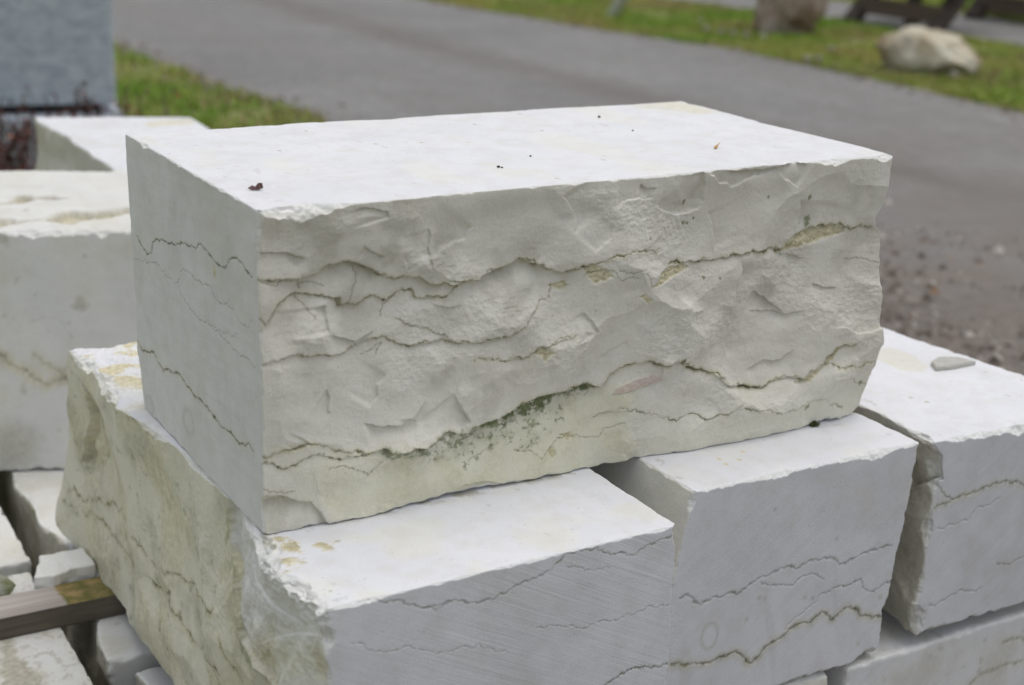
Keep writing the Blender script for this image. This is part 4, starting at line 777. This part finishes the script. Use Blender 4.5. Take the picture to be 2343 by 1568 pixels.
chip('stone_chip', [tuple(p_) for p_ in pc], -.0026, .0026, (0, 0, 0), 'flat pale flake of stone lying on the top of the right-hand block', rock_mat('flake_stone', (.72, .71, .63), (.78, .77, .71), (.66, .64, .55), 50), 6, 1.02, amp=.001)
# ---- litter on the top block
def bit(name, px, z, r_, mat, seed, label, cat, group=None, flat=.6):
    p_ = at_z(px[0], px[1], z); o = rock(name, (p_[0], p_[1], z-.0002), (r_*.75, r_*.6, r_*flat*.75), seed, mat, seed, 2, .4, freq=2); return tag(o, label, cat, group)
MB_ = rock_mat('crumb_brown', (.06, .05, .03), (.12, .10, .06), (.03, .025, .02), 600)
for i, (px, r_) in enumerate((((1370, 270), .0032), ((1213, 358), .0017), ((1140, 383), .0022), ((1447, 300), .0019), ((1148, 384), .0016))):
    bit('soil_crumb', px, LZ, r_, MB_, 20+i, ('largest dark crumb on the top block, nearest its far edge', 'tiny dark crumb at the middle of the top block surface', 'dark crumb on the top block, front one of a close pair', 'small greyish crumb on the top block, right of the largest crumb', 'smallest crumb on the top block, right one of a close pair')[i], 'crumb', 'crumbs on the top block')
def leaf_scrap():
    p_ = at_z(585, 436, LZ); bm = bmesh.new()
    o2 = [(-.0075, -.001, .001), (-.004, .003, .003), (-.001, .0025, .0018), (.002, .004, .0055), (.006, .002, .006), (.0075, -.001, .002), (.003, -.003, .0004), (-.003, -.003, .0003)]
    vs = [bm.verts.new(v) for v in o2]; bm.faces.new((vs[0], vs[1], vs[2], vs[7])); bm.faces.new((vs[2], vs[3], vs[6], vs[7])); bm.faces.new((vs[3], vs[4], vs[5], vs[6]))
    bmesh.ops.recalc_face_normals(bm, faces=bm.faces[:]); r = bmesh.ops.solidify(bm, geom=bm.faces[:], thickness=.0006)
    m, t, b = mat_new('dead_leaf'); b.inputs['Base Color'].default_value = (.075, .032, .028, 1); b.inputs['Roughness'].default_value = .7
    o = bm_obj('leaf_scrap', bm, m); o.location = (p_[0], p_[1], LZ+.0006); o.rotation_euler = (0, 0, -.55); o.scale = (.8, .8, .8); tag(o, 'curled dark scrap of dead leaf on the left front of the top block', 'leaf scrap')
leaf_scrap()
def seed_husk():
    p_ = at_z(1634, 342, LZ); bm = bmesh.new(); ring = []
    for k, (x, rr, z) in enumerate(((0, .0004, .001), (.002, .0016, .0014), (.005, .0014, .002), (.009, .0006, .003), (.014, .0002, .0045))):
        ring.append([bm.verts.new((x, rr*math.cos(a), max(z+rr*math.sin(a), .0001))) for a in np.linspace(0, 6.283, 8)[:-1]])
    for a, b_ in zip(ring[:-1], ring[1:]):
        for i in range(7): bm.faces.new((a[i], a[(i+1) % 7], b_[(i+1) % 7], b_[i]))
    bm.faces.new(ring[0]); bm.faces.new(ring[-1][::-1]); bmesh.ops.recalc_face_normals(bm, faces=bm.faces[:])
    m, t, b = mat_new('straw'); b.inputs['Base Color'].default_value = (.50, .33, .14, 1); o = bm_obj('seed_husk', bm, m); o.location = (p_[0], p_[1], LZ); o.rotation_euler = (0, 0, .55); tag(o, 'straw-coloured seed husk lying on the right part of the top block', 'seed')
seed_husk()
MMO = rock_mat('moss_tuft', (.07, .085, .02), (.14, .16, .05), (.05, .055, .02), 200)
p_ = at_z(1868, 973, 0); o = rock('moss_tuft', (p_[0], p_[1]+.004, -.0024), (.006, .004, .003), 31, MMO, .4, 4, .5); tag(o, 'dark green tuft of moss squeezed under the right end of the top block', 'moss')

# ------------------------------------------------------------------ beyond the road: boulders, table, post
o = rock('boulder', (6.20, 6.64, ZG-.03), (.24, .215, .36), 41, rock_mat('brown_boulder', (.30, .20, .145), (.46, .39, .33), (.16, .10, .07), 6), 1.9, 5, .26); tag(o, 'brown boulder standing on the grass across the road', 'boulder')
wb = at_z(2114, 170, ZG); o = rock('boulder', (wb[0], wb[1], ZG-.035), (.16, .285, .165), 43, rock_mat('white_boulder', (.62, .585, .47), (.45, .38, .26), (.27, .19, .12), 7), math.radians(35), 5, .20); tag(o, 'low whitish boulder lying on the grass nearer the road', 'boulder')
MPB = rock_mat('pebble', (.40, .39, .35), (.3, .28, .24), (.45, .43, .4), 20)
for i, (px, py) in enumerate(((1615, 78), (1648, 84), (1676, 87), (1706, 92), (1745, 96), (1600, 60), (1845, 150), (1870, 148), (1900, 125), (2180, 185))):
    g_ = at_z(px, py, ZG); o = rock('pebble', (g_[0], g_[1], ZG+.022), (.022, .019, .017), 50+i, MPB, i, 3); tag(o, 'pale pebble in the grass strip between the boulders and the road', 'pebble', 'pebbles in the far grass')
def bar(bm, p, q_, wx, wz, up=(0, 0, 1), bev=.008):
    p, q_ = Vector(p), Vector(q_); d = (q_-p).normalized(); s_ = d.cross(Vector(up)).normalized(); u2 = s_.cross(d)
    R_ = Matrix((d, s_, u2)).transposed().to_4x4(); tmp = bmesh.new(); bev_box(tmp, 0, (q_-p).length, -wx/2, wx/2, -wz/2, wz/2, bev)
    me = bpy.data.meshes.new('t'); tmp.to_mesh(me); tmp.free(); me.transform(Matrix.Translation(p)@R_); bm.from_mesh(me); bpy.data.meshes.remove(me)
WD = wood_mat('dark_table_wood', (.035, .027, .022), (.095, .072, .055), 'y', .35); WP = wood_mat('plank_wood', (.10, .07, .05), (.17, .125, .09), 'y', .35)
def bench(loc, rz, label, ln=.80):
    root = empty('wooden_bench', loc, rz); tag(root, label, 'bench')
    for y in (0, ln):                                      # slanting side timbers run from the foot up into the backrest
        bm = bmesh.new(); bar(bm, (-.42, y, 0), (.36, y, .88), .075, .13, (0, 1, 0)); bm_obj('side_timber', bm, WD, root)
    bm = bmesh.new(); bar(bm, (-.335, -.02, .125), (-.335, ln+.02, .125), .05, .12); bm_obj('stretcher', bm, WP, root)
    bm = bmesh.new(); bar(bm, (-.27, ln*.42, 0), (-.27, ln*.42, .36), .08, .08, (1, 0, 0)); bm_obj('post', bm, WD, root)
    for i in range(4):
        bm = bmesh.new(); bar(bm, (-.42+.13*i, -.12, .40), (-.42+.13*i, ln+.12, .40), .12, .04, bev=.005); bm_obj('seat_plank', bm, WD, root)
    for i in range(3):
        bm = bmesh.new(); bar(bm, (.05+.105*i, -.12, .59+.118*i), (.05+.105*i, ln+.12, .59+.118*i), .035, .12, (.6, 0, 1), bev=.005); bm_obj('back_plank', bm, WD, root)
    return root
bench((7.72, 6.42, ZG), 0, 'dark wooden bench with slanting side timbers at the far grass edge, behind the white boulder')
bench((9.05, 6.35, ZG), math.radians(8), 'second dark wooden bench across the far road, cut by the right edge', .9)
m, t, b = mat_new('galvanised_tube'); q = NB(t); ob = q.n('ShaderNodeTexCoord').outputs['Object']; q.lk(q.mix(q.noise(ob, 30, 4), (.66, .69, .71), (.78, .80, .81)), b.inputs['Base Color']); b.inputs['Metallic'].default_value = .15; b.inputs['Roughness'].default_value = .5
bm = bmesh.new(); a0 = Vector((5.55, 7.78, ZG-.05)); a1 = Vector((5.55+.36, 7.78-.33, ZG+1.0)); d = a1-a0
bmesh.ops.create_cone(bm, cap_ends=True, segments=20, radius1=.043, radius2=.043, depth=d.length)
bmesh.ops.transform(bm, matrix=Matrix.Translation((a0+a1)/2)@d.to_track_quat('Z', 'Y').to_matrix().to_4x4(), verts=bm.verts[:])
o = bm_obj('metal_post', bm, m, smooth=True); tag(o, 'leaning galvanised metal post in the grass strip across the road', 'post')
